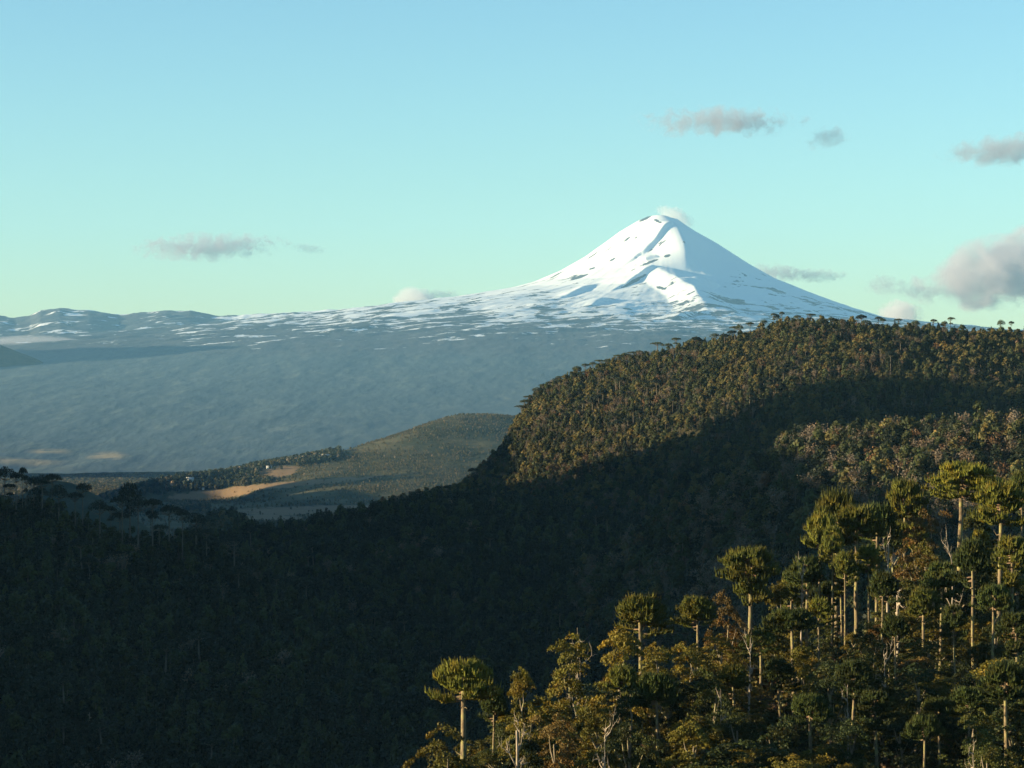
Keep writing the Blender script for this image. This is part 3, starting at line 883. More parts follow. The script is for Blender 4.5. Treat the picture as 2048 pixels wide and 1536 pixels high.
# small trees seen from one to eight kilometres
def far_tree(seed, kind):
    r = np.random.default_rng(seed)
    b = Buf()
    if kind in ('dome', 'tall'):
        H, W = (12.5, 7.5) if kind == 'dome' else (16.0, 6.0)
        tube(b, [(0, 0, -3), (0.1, 0, H * 0.4), (0, 0.1, H * 0.75)], [0.3, 0.24, 0.1], 5, 0.5, 1)
        C = []; Nn = []
        lob = []
        for k in range(7):
            a = r.uniform(0, 2 * pi); h = r.uniform(0.42, 0.9); rr = W * 0.5 * np.interp(h, [0.3, 0.6, 0.95], [0.6, 0.62, 0.2])
            lob.append((np.array([rr * cos(a), rr * sin(a), h * H]), W * r.uniform(0.17, 0.28)))
        lob.append((np.array([0, 0, H * 0.82]), W * 0.27))
        for c, R in lob:
            d = r.normal(0, 1, (46, 3)); d /= np.linalg.norm(d, axis=1, keepdims=True)
            d[:, 2] = np.abs(d[:, 2]) * 0.9 + d[:, 2] * 0.35
            C.append(c + d * R * r.uniform(0.75, 1.1, (46, 1))); Nn.append(d)
        C = np.concatenate(C); Nn = np.concatenate(Nn)
        leaves(b, C, Nn, 1.15, r, np.clip(r.normal(0.5, 0.22, len(C)), 0, 1), 0, 0.45)
    elif kind == 'cone':
        H, W = 15.0, 6.5
        tube(b, [(0, 0, -3), (0, 0, H * 0.9)], [0.3, 0.05], 5, 0.5, 1)
        n = 330
        h = 1 - r.random(n) ** 0.6 * 0.82
        a = r.uniform(0, 2 * pi, n)
        rr = W * 0.5 * (1.05 - h) ** 0.75 * r.uniform(0.6, 1.1, n) * 1.1
        C = np.stack([rr * np.cos(a), rr * np.sin(a), h * H], -1)
        Nn = np.stack([np.cos(a), np.sin(a), np.full(n, 0.7)], -1)
        leaves(b, C, Nn, 1.1, r, np.clip(r.normal(0.5, 0.22, n), 0, 1), 0, 0.4)
    elif kind == 'bare':
        H, W = 13.0, 6.0
        tube(b, [(0, 0, -3), (0.1, 0.1, H * 0.5), (0.2, 0, H * 0.9)], [0.3, 0.22, 0.06], 5, 0.9, 1)
        for k in range(9):
            a = r.uniform(0, 2 * pi); z0 = r.uniform(0.35, 0.75) * H
            e = np.array([W * .45 * r.uniform(.4, 1) * cos(a), W * .45 * r.uniform(.4, 1) * sin(a), z0 + r.uniform(2, 4.5)])
            tube(b, [(0, 0, z0), (e + [0, 0, z0]) / 2, e], [0.13, 0.09, 0.03], 3, 0.9, 1)
            n = 26
            C = e + r.normal(0, 0.85, (n, 3))
            leaves(b, C, r.normal(0, 1, (n, 3)), 0.75, r, np.clip(r.normal(0.5, 0.25, n), 0, 1), 2, 1.0, 0.25)
    elif kind == 'umbrella':
        H, W = 18.0, 9.0
        tube(b, [(0, 0, -3), (0.1, 0, H * 0.5), (0, 0, H - 1)], [0.42, 0.34, 0.22], 6, 0.5, 1)
        n = 420
        q = np.sqrt(r.random(n)); a = r.uniform(0, 2 * pi, n)
        C = np.stack([q * W / 2 * np.cos(a), q * W / 2 * np.sin(a), H - 1.7 * q ** 2 - r.random(n) * 1.3], -1)
        Nn = np.stack([np.cos(a) * q, np.sin(a) * q, np.full(n, 0.8)], -1)
        leaves(b, C, Nn, 0.95, r, np.clip(r.normal(0.5, 0.2, n), 0, 1), 0, 0.5)
        for k in range(9):
            aa = 2 * pi * k / 9 + r.normal(0, .2); R = W * 0.42 * r.uniform(.7, 1.1)
            tube(b, [(0, 0, H - 4), (R * .5 * cos(aa), R * .5 * sin(aa), H - 3.2), (R * cos(aa), R * sin(aa), H - 2.2)], [0.14, 0.1, 0.05], 3, 0.5, 1)
    elif kind == 'tiny':
        H, W = 13.0, 8.0
        n = 70
        d = r.normal(0, 1, (n, 3)); d /= np.linalg.norm(d, axis=1, keepdims=True)
        C = d * np.array([W / 2, W / 2, H * 0.42]) * r.uniform(0.7, 1.1, (n, 1)) + np.array([0, 0, H * 0.5])
        leaves(b, C, d, 3.0, r, np.clip(r.normal(0.5, 0.2, n), 0, 1), 0, 0.4)
    elif kind == 'shrub':
        n = 240
        lob = [(r.normal(0, 0.7, 3) * [1, 1, 0.2] + [0, 0, r.uniform(.6, 1.8)], r.uniform(0.5, 1.0)) for k in range(7)]
        for c, R in lob:
            d = r.normal(0, 1, (60, 3)); d /= np.linalg.norm(d, axis=1, keepdims=True)
            leaves(b, c + d * R * r.uniform(.7, 1.1, (60, 1)), d, 0.36, r, np.clip(r.normal(.5, .22, 60), 0, 1), 0, 0.5)
    return b.mesh('forest_tree', (M_LEAF, M_FBARK, M_TWIG))


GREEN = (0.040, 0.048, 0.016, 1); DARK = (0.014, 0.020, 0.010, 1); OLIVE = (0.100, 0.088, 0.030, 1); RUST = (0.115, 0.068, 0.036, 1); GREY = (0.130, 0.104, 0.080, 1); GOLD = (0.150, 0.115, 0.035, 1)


LEAF_OF = {}


def proto_set(name, spec):
    c = bpy.data.collections.new(name)
    for k, (me, colr) in enumerate(spec):
        if colr not in LEAF_OF:
            LEAF_OF[colr] = foliage_mat('forest_foliage', colr=colr[:3])
        me = me.copy()
        me.materials[0] = LEAF_OF[colr]
        me.materials[2] = LEAF_OF[colr]
        o = bpy.data.objects.new('forest_tree', me)
        c.objects.link(o)
    return c


FT = {k: [far_tree(200 + 10 * i + j, k) for j in range(n)] for i, (k, n) in enumerate((('dome', 3), ('tall', 2), ('cone', 2), ('bare', 2), ('umbrella', 2), ('tiny', 3), ('shrub', 3)))}
SET_HILL = proto_set('hill_trees', [(FT['dome'][0], GREEN), (FT['dome'][1], OLIVE), (FT['dome'][2], DARK), (FT['tall'][0], GREEN), (FT['tall'][1], OLIVE), (FT['cone'][0], DARK), (FT['cone'][1], GREEN),
                                    (FT['bare'][0], GREY), (FT['bare'][1], RUST), (FT['umbrella'][0], DARK), (FT['dome'][0], RUST), (FT['dome'][1], GOLD)])
W_HILL = [.19, .16, .15, .13, .10, .06, .06, .10, .012, .022, .018, .022]
W_DARK = [.13, 0, .42, .09, 0, .22, .06, .025, 0, .010, 0, 0]  # dark kinds favoured on the shaded slopes, putting their shade into leaf colour
W_BAND = [.15, .05, .24, .14, .03, .06, .05, .22, .03, .004, .01, .005]
SET_TINY = proto_set('valley_trees', [(FT['tiny'][0], (0.03, 0.04, 0.02, 1)), (FT['tiny'][1], (0.075, 0.070, 0.032, 1)), (FT['tiny'][2], (0.105, 0.090, 0.048, 1)), (FT['tiny'][0], (0.19, 0.155, 0.11, 1))])
SET_SHRUB = proto_set('shrubs', [(FT['shrub'][0], GREEN), (FT['shrub'][1], OLIVE), (FT['shrub'][2], GOLD), (FT['shrub'][0], RUST)])


def gn_group(name, coll):
    ng = bpy.data.node_groups.new(name, 'GeometryNodeTree')
    ng.interface.new_socket('Geometry', in_out='INPUT', socket_type='NodeSocketGeometry')
    ng.interface.new_socket('Geometry', in_out='OUTPUT', socket_type='NodeSocketGeometry')
    N, L = ng.nodes, ng.links
    gi = N.new('NodeGroupInput'); go = N.new('NodeGroupOutput')
    ci = N.new('GeometryNodeCollectionInfo'); ci.inputs['Collection'].default_value = coll
    ci.inputs['Separate Children'].default_value = True; ci.inputs['Reset Children'].default_value = True
    ip = N.new('GeometryNodeInstanceOnPoints'); ip.inputs['Pick Instance'].default_value = True
    def na(n, t):
        a = N.new('GeometryNodeInputNamedAttribute'); a.data_type = t; a.inputs['Name'].default_value = n
        return a.outputs[0]
    L.new(gi.outputs[0], ip.inputs['Points']); L.new(ci.outputs[0], ip.inputs['Instance'])
    L.new(na('kind_index', 'INT'), ip.inputs['Instance Index'])
    L.new(na('turn', 'FLOAT_VECTOR'), ip.inputs['Rotation'])
    L.new(na('size', 'FLOAT_VECTOR'), ip.inputs['Scale'])
    L.new(ip.outputs[0], go.inputs[0])
    return ng


def forest(name, pts, coll, weights, r, label, lo=0.75, hi=1.25, patch=60.0, cat='forest'):
    n = len(pts)
    w = np.array(weights) / sum(weights)
    # neighbours tend to be of one kind: blend a patch noise into the draw
    pz = (fbm(pts[:, 0] / patch, pts[:, 1] / patch, 3, 7) + 1) / 2
    draw = np.clip(0.55 * r.random(n) + 0.45 * (np.argsort(np.argsort(pz)) / n) + 0, 0, 0.9999)
    rank = np.argsort(np.argsort(draw)) / n
    order = r.permutation(len(w))
    cum = np.cumsum(w[order])
    idx = order[np.searchsorted(cum, rank, side='right').clip(0, len(w) - 1)]
    sc = r.uniform(lo, hi, n)
    sz = np.stack([sc * r.uniform(.85, 1.2, n), sc * r.uniform(.85, 1.2, n), sc * r.uniform(.85, 1.2, n)], -1)
    turn = np.stack([r.normal(0, 0.05, n), r.normal(0, 0.05, n), r.uniform(0, 2 * pi, n)], -1)
    me = bpy.data.meshes.new(name)
    me.vertices.add(n); me.vertices.foreach_set('co', np.asarray(pts, np.float32).ravel())
    a = me.attributes.new('kind_index', 'INT', 'POINT'); a.data.foreach_set('value', idx.astype(np.int32))
    a = me.attributes.new('turn', 'FLOAT_VECTOR', 'POINT'); a.data.foreach_set('vector', turn.astype(np.float32).ravel())
    a = me.attributes.new('size', 'FLOAT_VECTOR', 'POINT'); a.data.foreach_set('vector', sz.astype(np.float32).ravel())
    o = link(name, me)
    md = o.modifiers.new('scatter', 'NODES'); md.node_group = gn_group(name + '_nodes', coll)
    tag(o, label, cat, kind='stuff')
    return o


r1 = np.random.default_rng(31)
p = S_HILL.scatter(4.6, r1, 4.6)
p = p[r1.random(len(p)) < np.clip(0.95 + 1.1 * fbm(p[:, 0] / 35, p[:, 1] / 35, 3, 19), 0.25, 1)]
forest('forest', p, SET_HILL, W_HILL, r1, 'mixed forest covering the long hill in front of the volcano', 0.34, 1.05, 45)
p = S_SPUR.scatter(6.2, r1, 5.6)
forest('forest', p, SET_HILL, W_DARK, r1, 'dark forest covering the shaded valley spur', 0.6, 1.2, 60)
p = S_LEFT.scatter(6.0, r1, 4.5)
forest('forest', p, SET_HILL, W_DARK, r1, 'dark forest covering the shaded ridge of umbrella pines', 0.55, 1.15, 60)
p = S_BAND.scatter(5.6, r1, 4.6)
forest('forest', p, SET_HILL, W_BAND, r1, 'greyish forest on the low rise behind the foreground pines', 0.4, 1.25, 40)
p = S_G2.scatter(9, r1, 2.3)
forest('woodland', p, SET_TINY, [.6, .3, .1, 0.0], r1, 'dark woodland on the small shaded knoll', 0.5, 1.0, 60)
vp_y = r1.uniform(6800, 13500, 26000); vp_u = r1.uniform(-40, 420, 26000)
vp_x = (vp_u - 1024) / F * vp_y
vp_z = np.interp(vp_y, [2200, 4000, 7000, 9500, 12600, 15000], [-400, -395, -415, -500, -600, -650]) + 8 * fbm(vp_x / 700, vp_y / 700, 4, 91)
p = np.stack([vp_x, vp_y, vp_z], -1)[fbm(vp_x / 300, vp_y / 1200, 3, 44) > -0.28]
forest('woodland', p, SET_TINY, [.45, .35, .17, .03], r1, 'hazy woods on the valley floor beyond the shaded foothill', 0.5, 1.2, 200)
p = S_FARM.scatter(9.5, r1, 5.3)
pv = HOR - p[:, 2] / p[:, 1] * F; pu = 1024 + p[:, 0] / p[:, 1] * F
fm = np.zeros(len(p))
for fu, fv, wu, wv, sl in ((425, 989, 90, 9, -0.06), (545, 972, 115, 6, -0.08), (556, 944, 42, 13, -0.15), (660, 962, 90, 5, -0.08), (650, 1020, 180, 9, -0.02), (520, 1036, 90, 6, 0.0)):
    fm = np.maximum(fm, (np.hypot((pu - fu) / wu, (pv - fv - sl * (pu - fu)) / wv) < 1))
dense = ((pu > 200) & (pu < 540) & (pv < 985 - 0.10 * (pu - 300) + 8)) | ((pu > 500) & (pu < 680) & (pv < np.interp(pu, S_FARM.u, HOR - S_FARM.Z[:, int(5 / 7 * 139)] / S_FARM.Y[:, int(5 / 7 * 139)] * F) + 14))
keep = ((fm < 0.5) | (r1.random(len(p)) < 0.05)) & (dense | (r1.random(len(p)) < np.where(pv > 985, 0.5, 1.3) * np.clip(0.55 + fbm(p[:, 0] / 200, p[:, 1] / 200, 3, 3), 0.15, 1)))
p = p[keep]; dns = dense[keep]
forest('woodland', p[dns], SET_TINY, [.75, .17, .05, .03], r1, 'belt of dark trees along the top of the valley farmland', 0.8, 1.5, 90)
forest('woodland', p[~dns], SET_TINY, [.20, .38, .37, .05], r1, 'scattered scrub and pale trees on the valley hill', 0.22, 0.6, 90)


# ------------------------------------------------------------------ foreground trees, one by one
AR = [araucaria_mesh(s, **k) for s, k in (
    (1, dict(H=18, W=10.4, ch=3.6, dome=2.1, trunk_r=0.55)), (2, dict(H=20, W=11.4, ch=3.1, dome=1.6, trunk_r=0.5)), (3, dict(H=20, W=11.4, ch=3.2, dome=1.9, lower=1.0)),
    (4, dict(H=24, W=14.4, ch=4.0, dome=1.9, trunk_r=0.6)), (5, dict(H=18, W=9.4, ch=3.8, dome=2.6, trunk_r=0.42)), (6, dict(H=20, W=10, ch=3.8, dome=2.2, lower=0.9, lean=0.03)), (7, dict(H=18, W=10.4, ch=3.4, dome=1.9, lean=-0.03, trunk_r=0.42)))]
AR_DIM = [(18, 10), (20, 11), (20, 11), (24, 14), (18, 9), (20, 9.5), (18, 10)]
BE = [beech_mesh(s, **k) for s, k in (
    (11, dict(H=15, W=9)), (12, dict(H=17, W=8.5, low=0.3)), (13, dict(H=13, W=10, low=0.15)), (14, dict(H=16, W=10, low=0.22)), (15, dict(H=14, W=8, low=0.1)), (16, dict(H=11, W=8, low=0.05)))]
BE_DIM = [(15, 9), (17, 8.5), (13, 10), (16, 10), (14, 8), (11, 8)]
SN = [snag_mesh(21, 12, True, 7), snag_mesh(22, 14, False, 9, 0.35, 0.9), snag_mesh(23, 9, True, 5, 0.5), snag_mesh(24, 15, False, 10, 0.3, 1.1, 1), snag_mesh(25, 7, False, 6, 0.2, 0.5, 2)]
SN_H = [12, 14, 9, 15, 7]


def tree(name, meshes, loc, sxy, sz, rz, colr, label, cat, group=None):
    root = bpy.data.objects.new(name, None)
    root.empty_display_size = 1.0
    COL.objects.link(root)
    root.location = loc; root.rotation_euler = (random.gauss(0, 0.018), random.gauss(0, 0.018), rz); root.scale = (sxy, sxy, sz)
    tag(root, label, cat, group)
    t = link('trunk', meshes[0], root)
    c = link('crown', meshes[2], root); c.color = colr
    if meshes[1] is not None:
        link('branches', meshes[1], c)
    return root


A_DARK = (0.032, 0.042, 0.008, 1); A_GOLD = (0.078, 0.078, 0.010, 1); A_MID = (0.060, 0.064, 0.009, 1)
LAND = []          # landmarks: (u, v, short name)
PROT = []          # trunk stretches that must stay in view: (u0, u1, v0, v1, y)
# (u, crown top v, crown width px, depth, mesh, trunk visible down to v, colour, label, short name)
PINES = [
    (926, 1328, 135, 340, 0, 1490, A_GOLD, 'lone umbrella pine at the lower end of the slope with a thick pale trunk', 'lone pine'),
    (1283, 1197, 116, 400, 4, 1262, A_GOLD, 'round-headed umbrella pine on the slope edge above the ochre beeches', 'round-headed pine'),
    (1398, 1200, 86, 415, 6, 1285, A_MID, 'small umbrella pine with a narrow crown left of the two-tier pine', 'small pine'),
    (1500, 1103, 128, 440, 2, 1260, A_MID, 'two-tier umbrella pine leaning its wide crown over the dark valley', 'two-tier pine'),
    (1612, 1120, 82, 455, 4, 1225, A_DARK, 'dark umbrella pine tucked in right of the two-tier pine', 'tucked-in pine'),
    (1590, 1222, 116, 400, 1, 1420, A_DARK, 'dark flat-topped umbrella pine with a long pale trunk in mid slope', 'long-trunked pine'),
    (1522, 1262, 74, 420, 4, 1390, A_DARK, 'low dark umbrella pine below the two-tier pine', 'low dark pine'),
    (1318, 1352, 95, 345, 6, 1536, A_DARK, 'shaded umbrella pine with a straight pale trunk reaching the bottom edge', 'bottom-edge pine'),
    (985, 1388, 60, 355, 4, 1480, A_DARK, 'thin young umbrella pine just right of the lone pine', 'thin young pine'),
    (1672, 990, 98, 490, 0, 1230, A_MID, 'domed umbrella pine standing highest in the left cluster', 'domed cluster pine'),
    (1712, 1018, 108, 470, 1, 1255, A_GOLD, 'umbrella pine of the cluster with the straightest and longest bare trunk', 'straight cluster pine'),
    (1752, 1014, 84, 480, 4, 1215, A_DARK, 'dark umbrella pine at the right end of the cluster', 'dark cluster pine'),
    (1636, 1036, 76, 465, 6, 1180, A_GOLD, 'lowest and outermost umbrella pine at the left of the cluster', 'outer cluster pine'),
    (1664, 1058, 50, 455, 4, 1310, A_MID, 'umbrella pine with a thick lichen covered trunk under the cluster', 'lichen-trunk pine'),
    (1810, 970, 94, 515, 2, 1062, A_GOLD, 'umbrella pine between the cluster and the broadest pine', 'middle pine'),
    (1915, 932, 160, 480, 3, 1060, A_GOLD, 'broadest umbrella pine, its flat crown topping the whole slope', 'broadest pine'),
    (1998, 970, 112, 455, 0, 1100, A_GOLD, 'tall umbrella pine with a thick trunk near the right edge', 'right-edge pine'),
    (2046, 948, 60, 500, 4, 1040, A_DARK, 'umbrella pine cut by the right edge, behind the tall one', 'cut pine'),
    (1946, 1085, 80, 420, 4, 1310, A_DARK, 'umbrella pine with a long thin pale trunk below the broadest pine', 'thin-trunked pine'),
    (2024, 1078, 84, 430, 5, 1170, A_MID, 'bushy umbrella pine with low bare limbs at the right edge', 'bushy pine'),
    (1762, 1150, 66, 425, 6, 1282, A_DARK, 'shaded umbrella pine with a reddish trunk under the cluster', 'reddish-trunk pine'),
    (1880, 1130, 80, 430, 4, 1275, A_DARK, 'umbrella pine with a swollen pale trunk among the dark beeches', 'swollen-trunk pine'),
    (2015, 1330, 95, 335, 0, 1500, A_DARK, 'nearest umbrella pine at the lower right with a shaggy trunk', 'shaggy-trunk pine'),
    (1912, 1215, 56, 400, 4, 1330, A_DARK, 'slim umbrella pine with a thin lit trunk in the right half', 'slim pine'),
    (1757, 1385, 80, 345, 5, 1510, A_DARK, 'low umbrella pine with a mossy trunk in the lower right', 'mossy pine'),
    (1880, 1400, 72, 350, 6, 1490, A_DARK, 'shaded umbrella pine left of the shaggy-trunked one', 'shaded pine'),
    (1690, 1108, 48, 450, 4, 1240, A_MID, 'slender umbrella pine squeezed under the straight cluster pine', 'slender pine'),
    (1576, 1150, 58, 462, 4, 1215, A_MID, 'slim umbrella pine on the rim between two-tier pine and cluster', 'rim pine'),
    (1845, 1182, 72, 415, 0, 1290, A_MID, 'umbrella pine below the reddish beech under the broadest pine', 'reddish-beech pine'),
    (1792, 1236, 62, 398, 6, 1330, A_DARK, 'umbrella pine in front of the thick dead trunk', 'dead-trunk pine'),
    (1985, 1176, 78, 405, 1, 1290, A_DARK, 'umbrella pine below the bushy pine near the right edge', 'lower right-edge pine'),
    (1636, 1200, 60, 430, 4, 1300, A_GOLD, 'lit umbrella pine in the gap below the outer cluster pine', 'gap pine'),
    (1700, 1325, 82, 362, 2, 1420, A_DARK, 'umbrella pine low under the straight cluster pine', 'under-cluster pine'),
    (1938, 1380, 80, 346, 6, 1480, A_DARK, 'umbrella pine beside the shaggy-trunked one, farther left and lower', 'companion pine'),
    (1470, 1335, 72, 368, 4, 1420, A_MID, 'umbrella pine under the low dark pine in mid slope', 'mid-slope pine'),
    (1846, 1436, 78, 326, 1, 1536, A_DARK, 'lowest umbrella pine at the bottom right', 'lowest pine'),
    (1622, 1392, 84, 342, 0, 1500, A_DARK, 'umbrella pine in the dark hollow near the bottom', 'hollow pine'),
    (1236, 1338, 70, 362, 6, 1440, A_MID, 'umbrella pine among the ochre beeches at the left of the slope', 'ochre-beech pine'),
    (2040, 1228, 84, 392, 5, 1330, A_DARK, 'umbrella pine cut by the right edge at half height', 'half-height edge pine'),
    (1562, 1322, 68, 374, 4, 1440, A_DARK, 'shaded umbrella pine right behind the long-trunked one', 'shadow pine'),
]
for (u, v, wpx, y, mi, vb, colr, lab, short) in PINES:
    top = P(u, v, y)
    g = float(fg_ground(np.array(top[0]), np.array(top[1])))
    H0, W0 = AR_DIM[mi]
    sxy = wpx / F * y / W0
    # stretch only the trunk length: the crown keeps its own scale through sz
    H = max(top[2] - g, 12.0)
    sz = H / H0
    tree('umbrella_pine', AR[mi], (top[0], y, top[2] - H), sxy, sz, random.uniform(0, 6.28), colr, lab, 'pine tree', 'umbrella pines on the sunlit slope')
    LAND.append((u, v + 30, short))
    PROT.append((u - 10, u + 10, v, vb, y))
    PROT.append((u - wpx * .4, u + wpx * .4, v, v + 0.5 * wpx, y))

SL_USED = set()


def slender_label(u, v):
    for (lu, lv, ln) in sorted(LAND, key=lambda l: math.hypot(l[0] - u, l[1] - v)):
        rel = 'left of' if u < lu - 12 else 'right of' if u > lu + 12 else 'behind' if v < lv else 'below'
        if (rel, ln) not in SL_USED:
            SL_USED.add((rel, ln))
            return f'slender umbrella pine packed in just {rel} the {ln}'


rs = np.random.default_rng(5)
for k, (u, v) in enumerate(((1618, 1142), (1684, 1128), (1738, 1096), (1654, 1168), (1836, 1050), (1962, 1062), (1926, 1156))):
    y = float(rs.uniform(455, 505)); top = P(u, v, y)
    g = float(fg_ground(np.array(top[0]), np.array(top[1]))); H = max(top[2] - g, 10.0)
    mi = int(rs.integers(0, 7)); H0, W0 = AR_DIM[mi]
    tree('umbrella_pine', AR[mi], (top[0], y, top[2] - H), rs.uniform(40, 60) / F * y / W0, H / H0, rs.uniform(0, 6.28), [A_DARK, A_MID, A_GOLD][k % 3],
         slender_label(u, v), 'pine tree', 'slender umbrella pines on the upper slope')
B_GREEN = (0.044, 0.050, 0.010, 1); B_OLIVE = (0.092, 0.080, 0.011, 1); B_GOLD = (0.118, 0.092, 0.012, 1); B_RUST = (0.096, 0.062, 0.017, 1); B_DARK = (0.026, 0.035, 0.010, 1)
BNAME = {B_GREEN: 'green', B_OLIVE: 'olive', B_GOLD: 'ochre', B_RUST: 'rust-brown', B_DARK: 'dark green'}
# hand placed beeches: (u, top v, width px, depth, mesh, colour)
BEECH = [(890, 1458, 150, 322, 2, B_OLIVE), (1055, 1346, 84, 350, 0, B_OLIVE), (1142, 1272, 118, 372, 3, B_OLIVE), (1236, 1262, 125, 368, 0, B_GOLD), (1305, 1288, 115, 385, 3, B_OLIVE),
         (1372, 1292, 116, 388, 2, B_GOLD), (1120, 1432, 120, 322, 3, B_RUST), (1195, 1400, 110, 335, 1, B_OLIVE), (1452, 1190, 100, 428, 2, B_RUST), (1562, 1170, 80, 445, 0, B_OLIVE),
         (1846, 1022, 116, 475, 3, B_RUST), (1856, 1090, 125, 445, 2, B_OLIVE), (1445, 1270, 110, 405, 3, B_GOLD), (1995, 1180, 105, 415, 0, B_GREEN), (1735, 1250, 110, 405, 2, B_GREEN),
         (1832, 1330, 140, 365, 3, B_DARK), (1255, 1375, 120, 345, 3, B_DARK), (1420, 1340, 130, 365, 2, B_GREEN), (1040, 1480, 90, 318, 4, B_GREEN), (1480, 1420, 130, 340, 3, B_GREEN),
         (1660, 1330, 120, 370, 0, B_DARK), (1560, 1440, 130, 335, 2, B_DARK), (1700, 1440, 120, 335, 3, B_DARK), (1955, 1420, 130, 330, 3, B_GREEN), (1380, 1450, 120, 330, 0, B_OLIVE), (1290, 1470, 110, 322, 2, B_GREEN),
         (1960, 1020, 90, 490, 0, B_GREEN), (1790, 1060, 80, 490, 0, B_OLIVE), (1600, 1290, 90, 395, 4, B_OLIVE), (1930, 1330, 100, 375, 2, B_DARK)]
rb = np.random.default_rng(77)
SKY_U = [820, 860, 990, 1060, 1140, 1250, 1400, 1470, 1560, 1640, 1720, 1830, 2060]
SKY_V = [1530, 1470, 1420, 1370, 1285, 1260, 1270, 1215, 1190, 1110, 1090, 1040, 1020]
beeches = []
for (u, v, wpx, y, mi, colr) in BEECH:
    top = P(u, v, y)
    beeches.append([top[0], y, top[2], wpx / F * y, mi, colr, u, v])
tries = 0
while len(beeches) < 190 and tries < 40000:
    tries += 1
    y = rb.uniform(300, 520); u = rb.uniform(830, 2100)
    x = (u - 1024) / F * y
    g = float(fg_ground(np.array(x), np.array(y)))
    yc = np.interp(x, [-60, -10, 40, 100, 200], [300, 352, 430, 530, 600])
    if y > yc + 12 or x < -34: continue
    H = rb.uniform(7, 14.5)
    v = HOR - (g + H) / y * F
    if v < np.interp(u, SKY_U, SKY_V) + 12: continue
    W = H * rb.uniform(0.62, 0.95); wpx = W / y * F
    if any(abs(b[0] - x) < 3.6 and abs(b[1] - y) < 5.0 for b in beeches): continue
    if any(y < p_[4] and u + wpx * .42 > p_[0] and u - wpx * .42 < p_[1] and v < p_[3] - 12 for p_ in PROT): continue
    colr = [B_GREEN, B_OLIVE, B_GOLD, B_RUST, B_DARK][rb.choice(5, p=[.36, .26, .08, .04, .26])]
    beeches.append([x, y, g + H, W, int(rb.integers(0, 6)), colr, u, v])

used = set()
LM = [(l[0], l[1], l[2]) for l in LAND]
for (x, y, zt, W, mi, colr, u, v) in sorted(beeches, key=lambda b: b[7]):
    g = float(fg_ground(np.array(x), np.array(y)))
    H0, W0 = BE_DIM[mi]
    H = max(zt - g, 6.0)
    near = sorted(LM, key=lambda l: math.hypot(l[0] - u, l[1] - v - 20))[:10]
    lab = None
    for (lu, lv, ln) in near:
        rel = ('just left of' if u < lu - 25 else 'just right of' if u > lu + 25 else 'below') if v < lv + 110 else ('down to the left of' if u < lu - 25 else 'down to the right of' if u > lu + 25 else 'far below')
        for adj in ('',):
            k = (BNAME[colr], rel, ln)
            if k not in used:
                used.add(k); lab = f'{BNAME[colr]} southern beech {rel} the {ln}'
                break
        if lab: break
    if not lab:
        lab = f'{BNAME[colr]} beech crowded among its neighbours on the sunlit slope'
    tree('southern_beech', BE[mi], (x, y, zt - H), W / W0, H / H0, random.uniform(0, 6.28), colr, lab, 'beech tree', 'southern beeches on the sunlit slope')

# dead standing trees on the slope
SNAGS = [(1776, 1086, 66, 455, 0, 'pale broken dead tree with stubby arms below the cluster of pines'), (1795, 1190, 75, 430, 2, 'thick dead trunk with broken limbs in mid slope'),
         (1903, 1108, 60, 440, 1, 'dead tree with pinkish bare limbs under the broadest pine'), (1604, 1150, 80, 445, 1, 'white dead tree left of the lichen covered trunk'),
         (1437, 1378, 60, 355, 4, 'dead tree with forked golden limbs low on the slope'), (1035, 1460, 80, 316, 0, 'broken pale trunk with a spike at the bottom edge'),
         (1210, 1470, 70, 318, 1, 'white bark dead tree at the bottom edge below the rust beech'), (1500, 1300, 60, 390, 1, 'dead tree with crooked limbs beside the low dark pine'),
         (1696, 1370, 45, 350, 4, 'dead limb tree hanging out over the dark lower slope'), (1770, 1320, 50, 375, 1, 'grey dead tree with a bent white limb in the lower right'),
         (1950, 1480, 60, 318, 4, 'fallen-looking dead tree with a curved limb at the lower right'), (1152, 1255, 26, 392, 3, 'bare twiggy dead top sticking out above the slope edge')]
for (u, v, hpx, y, mi, lab) in SNAGS:
    top = P(u, v, y); H = hpx / F * y
    g = float(fg_ground(np.array(top[0]), np.array(top[1])))
    s = max(top[2] - g, 6) / SN_H[mi]
    hw_ = min(s, 0.7)
    o = link('dead_tree', SN[mi], None, (top[0], y, g))
    o.rotation_euler = (0, 0, random.uniform(0, 6.28)); o.scale = (hw_, hw_, s)
    tag(o, lab, 'dead tree', 'dead trees on the sunlit slope')

# undergrowth between them
pg = []
for k in range(2600):
    y = rb.uniform(285, 540); u = rb.uniform(800, 2120); x = (u - 1024) / F * y
    yc = np.interp(x, [-60, -10, 40, 100, 200], [300, 352, 430, 530, 600])
    if y < yc + 14 and x > -36:
        pg.append((x, y, float(fg_ground(np.array(x), np.array(y)))))
forest('undergrowth', np.array(pg), SET_SHRUB, [.45, .3, .12, .13], rb, 'shrubs and bamboo thicket under the trees of the sunlit slope', 0.7, 1.6, 20, 'undergrowth')

# ------------------------------------------------------------------ umbrella pines on the dark ridge and on the far crest
def small_pine(u, v, wpx, y, g, lab, group, colr=DARK, k=0, name='umbrella_pine'):
    top = P(u, v, y)
    me = SP[k % len(SP)]
    H = max(top[2] - g, 9.0); s = wpx / F * y / 9.0
    root = bpy.data.objects.new(name, None); COL.objects.link(root)
    root.location = (top[0], y, top[2] - H); root.rotation_euler = (0, 0, random.uniform(0, 6.28)); root.scale = (s, s, H / 18.0)
    tag(root, lab, 'pine tree', group)
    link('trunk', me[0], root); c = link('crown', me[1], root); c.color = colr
    return root


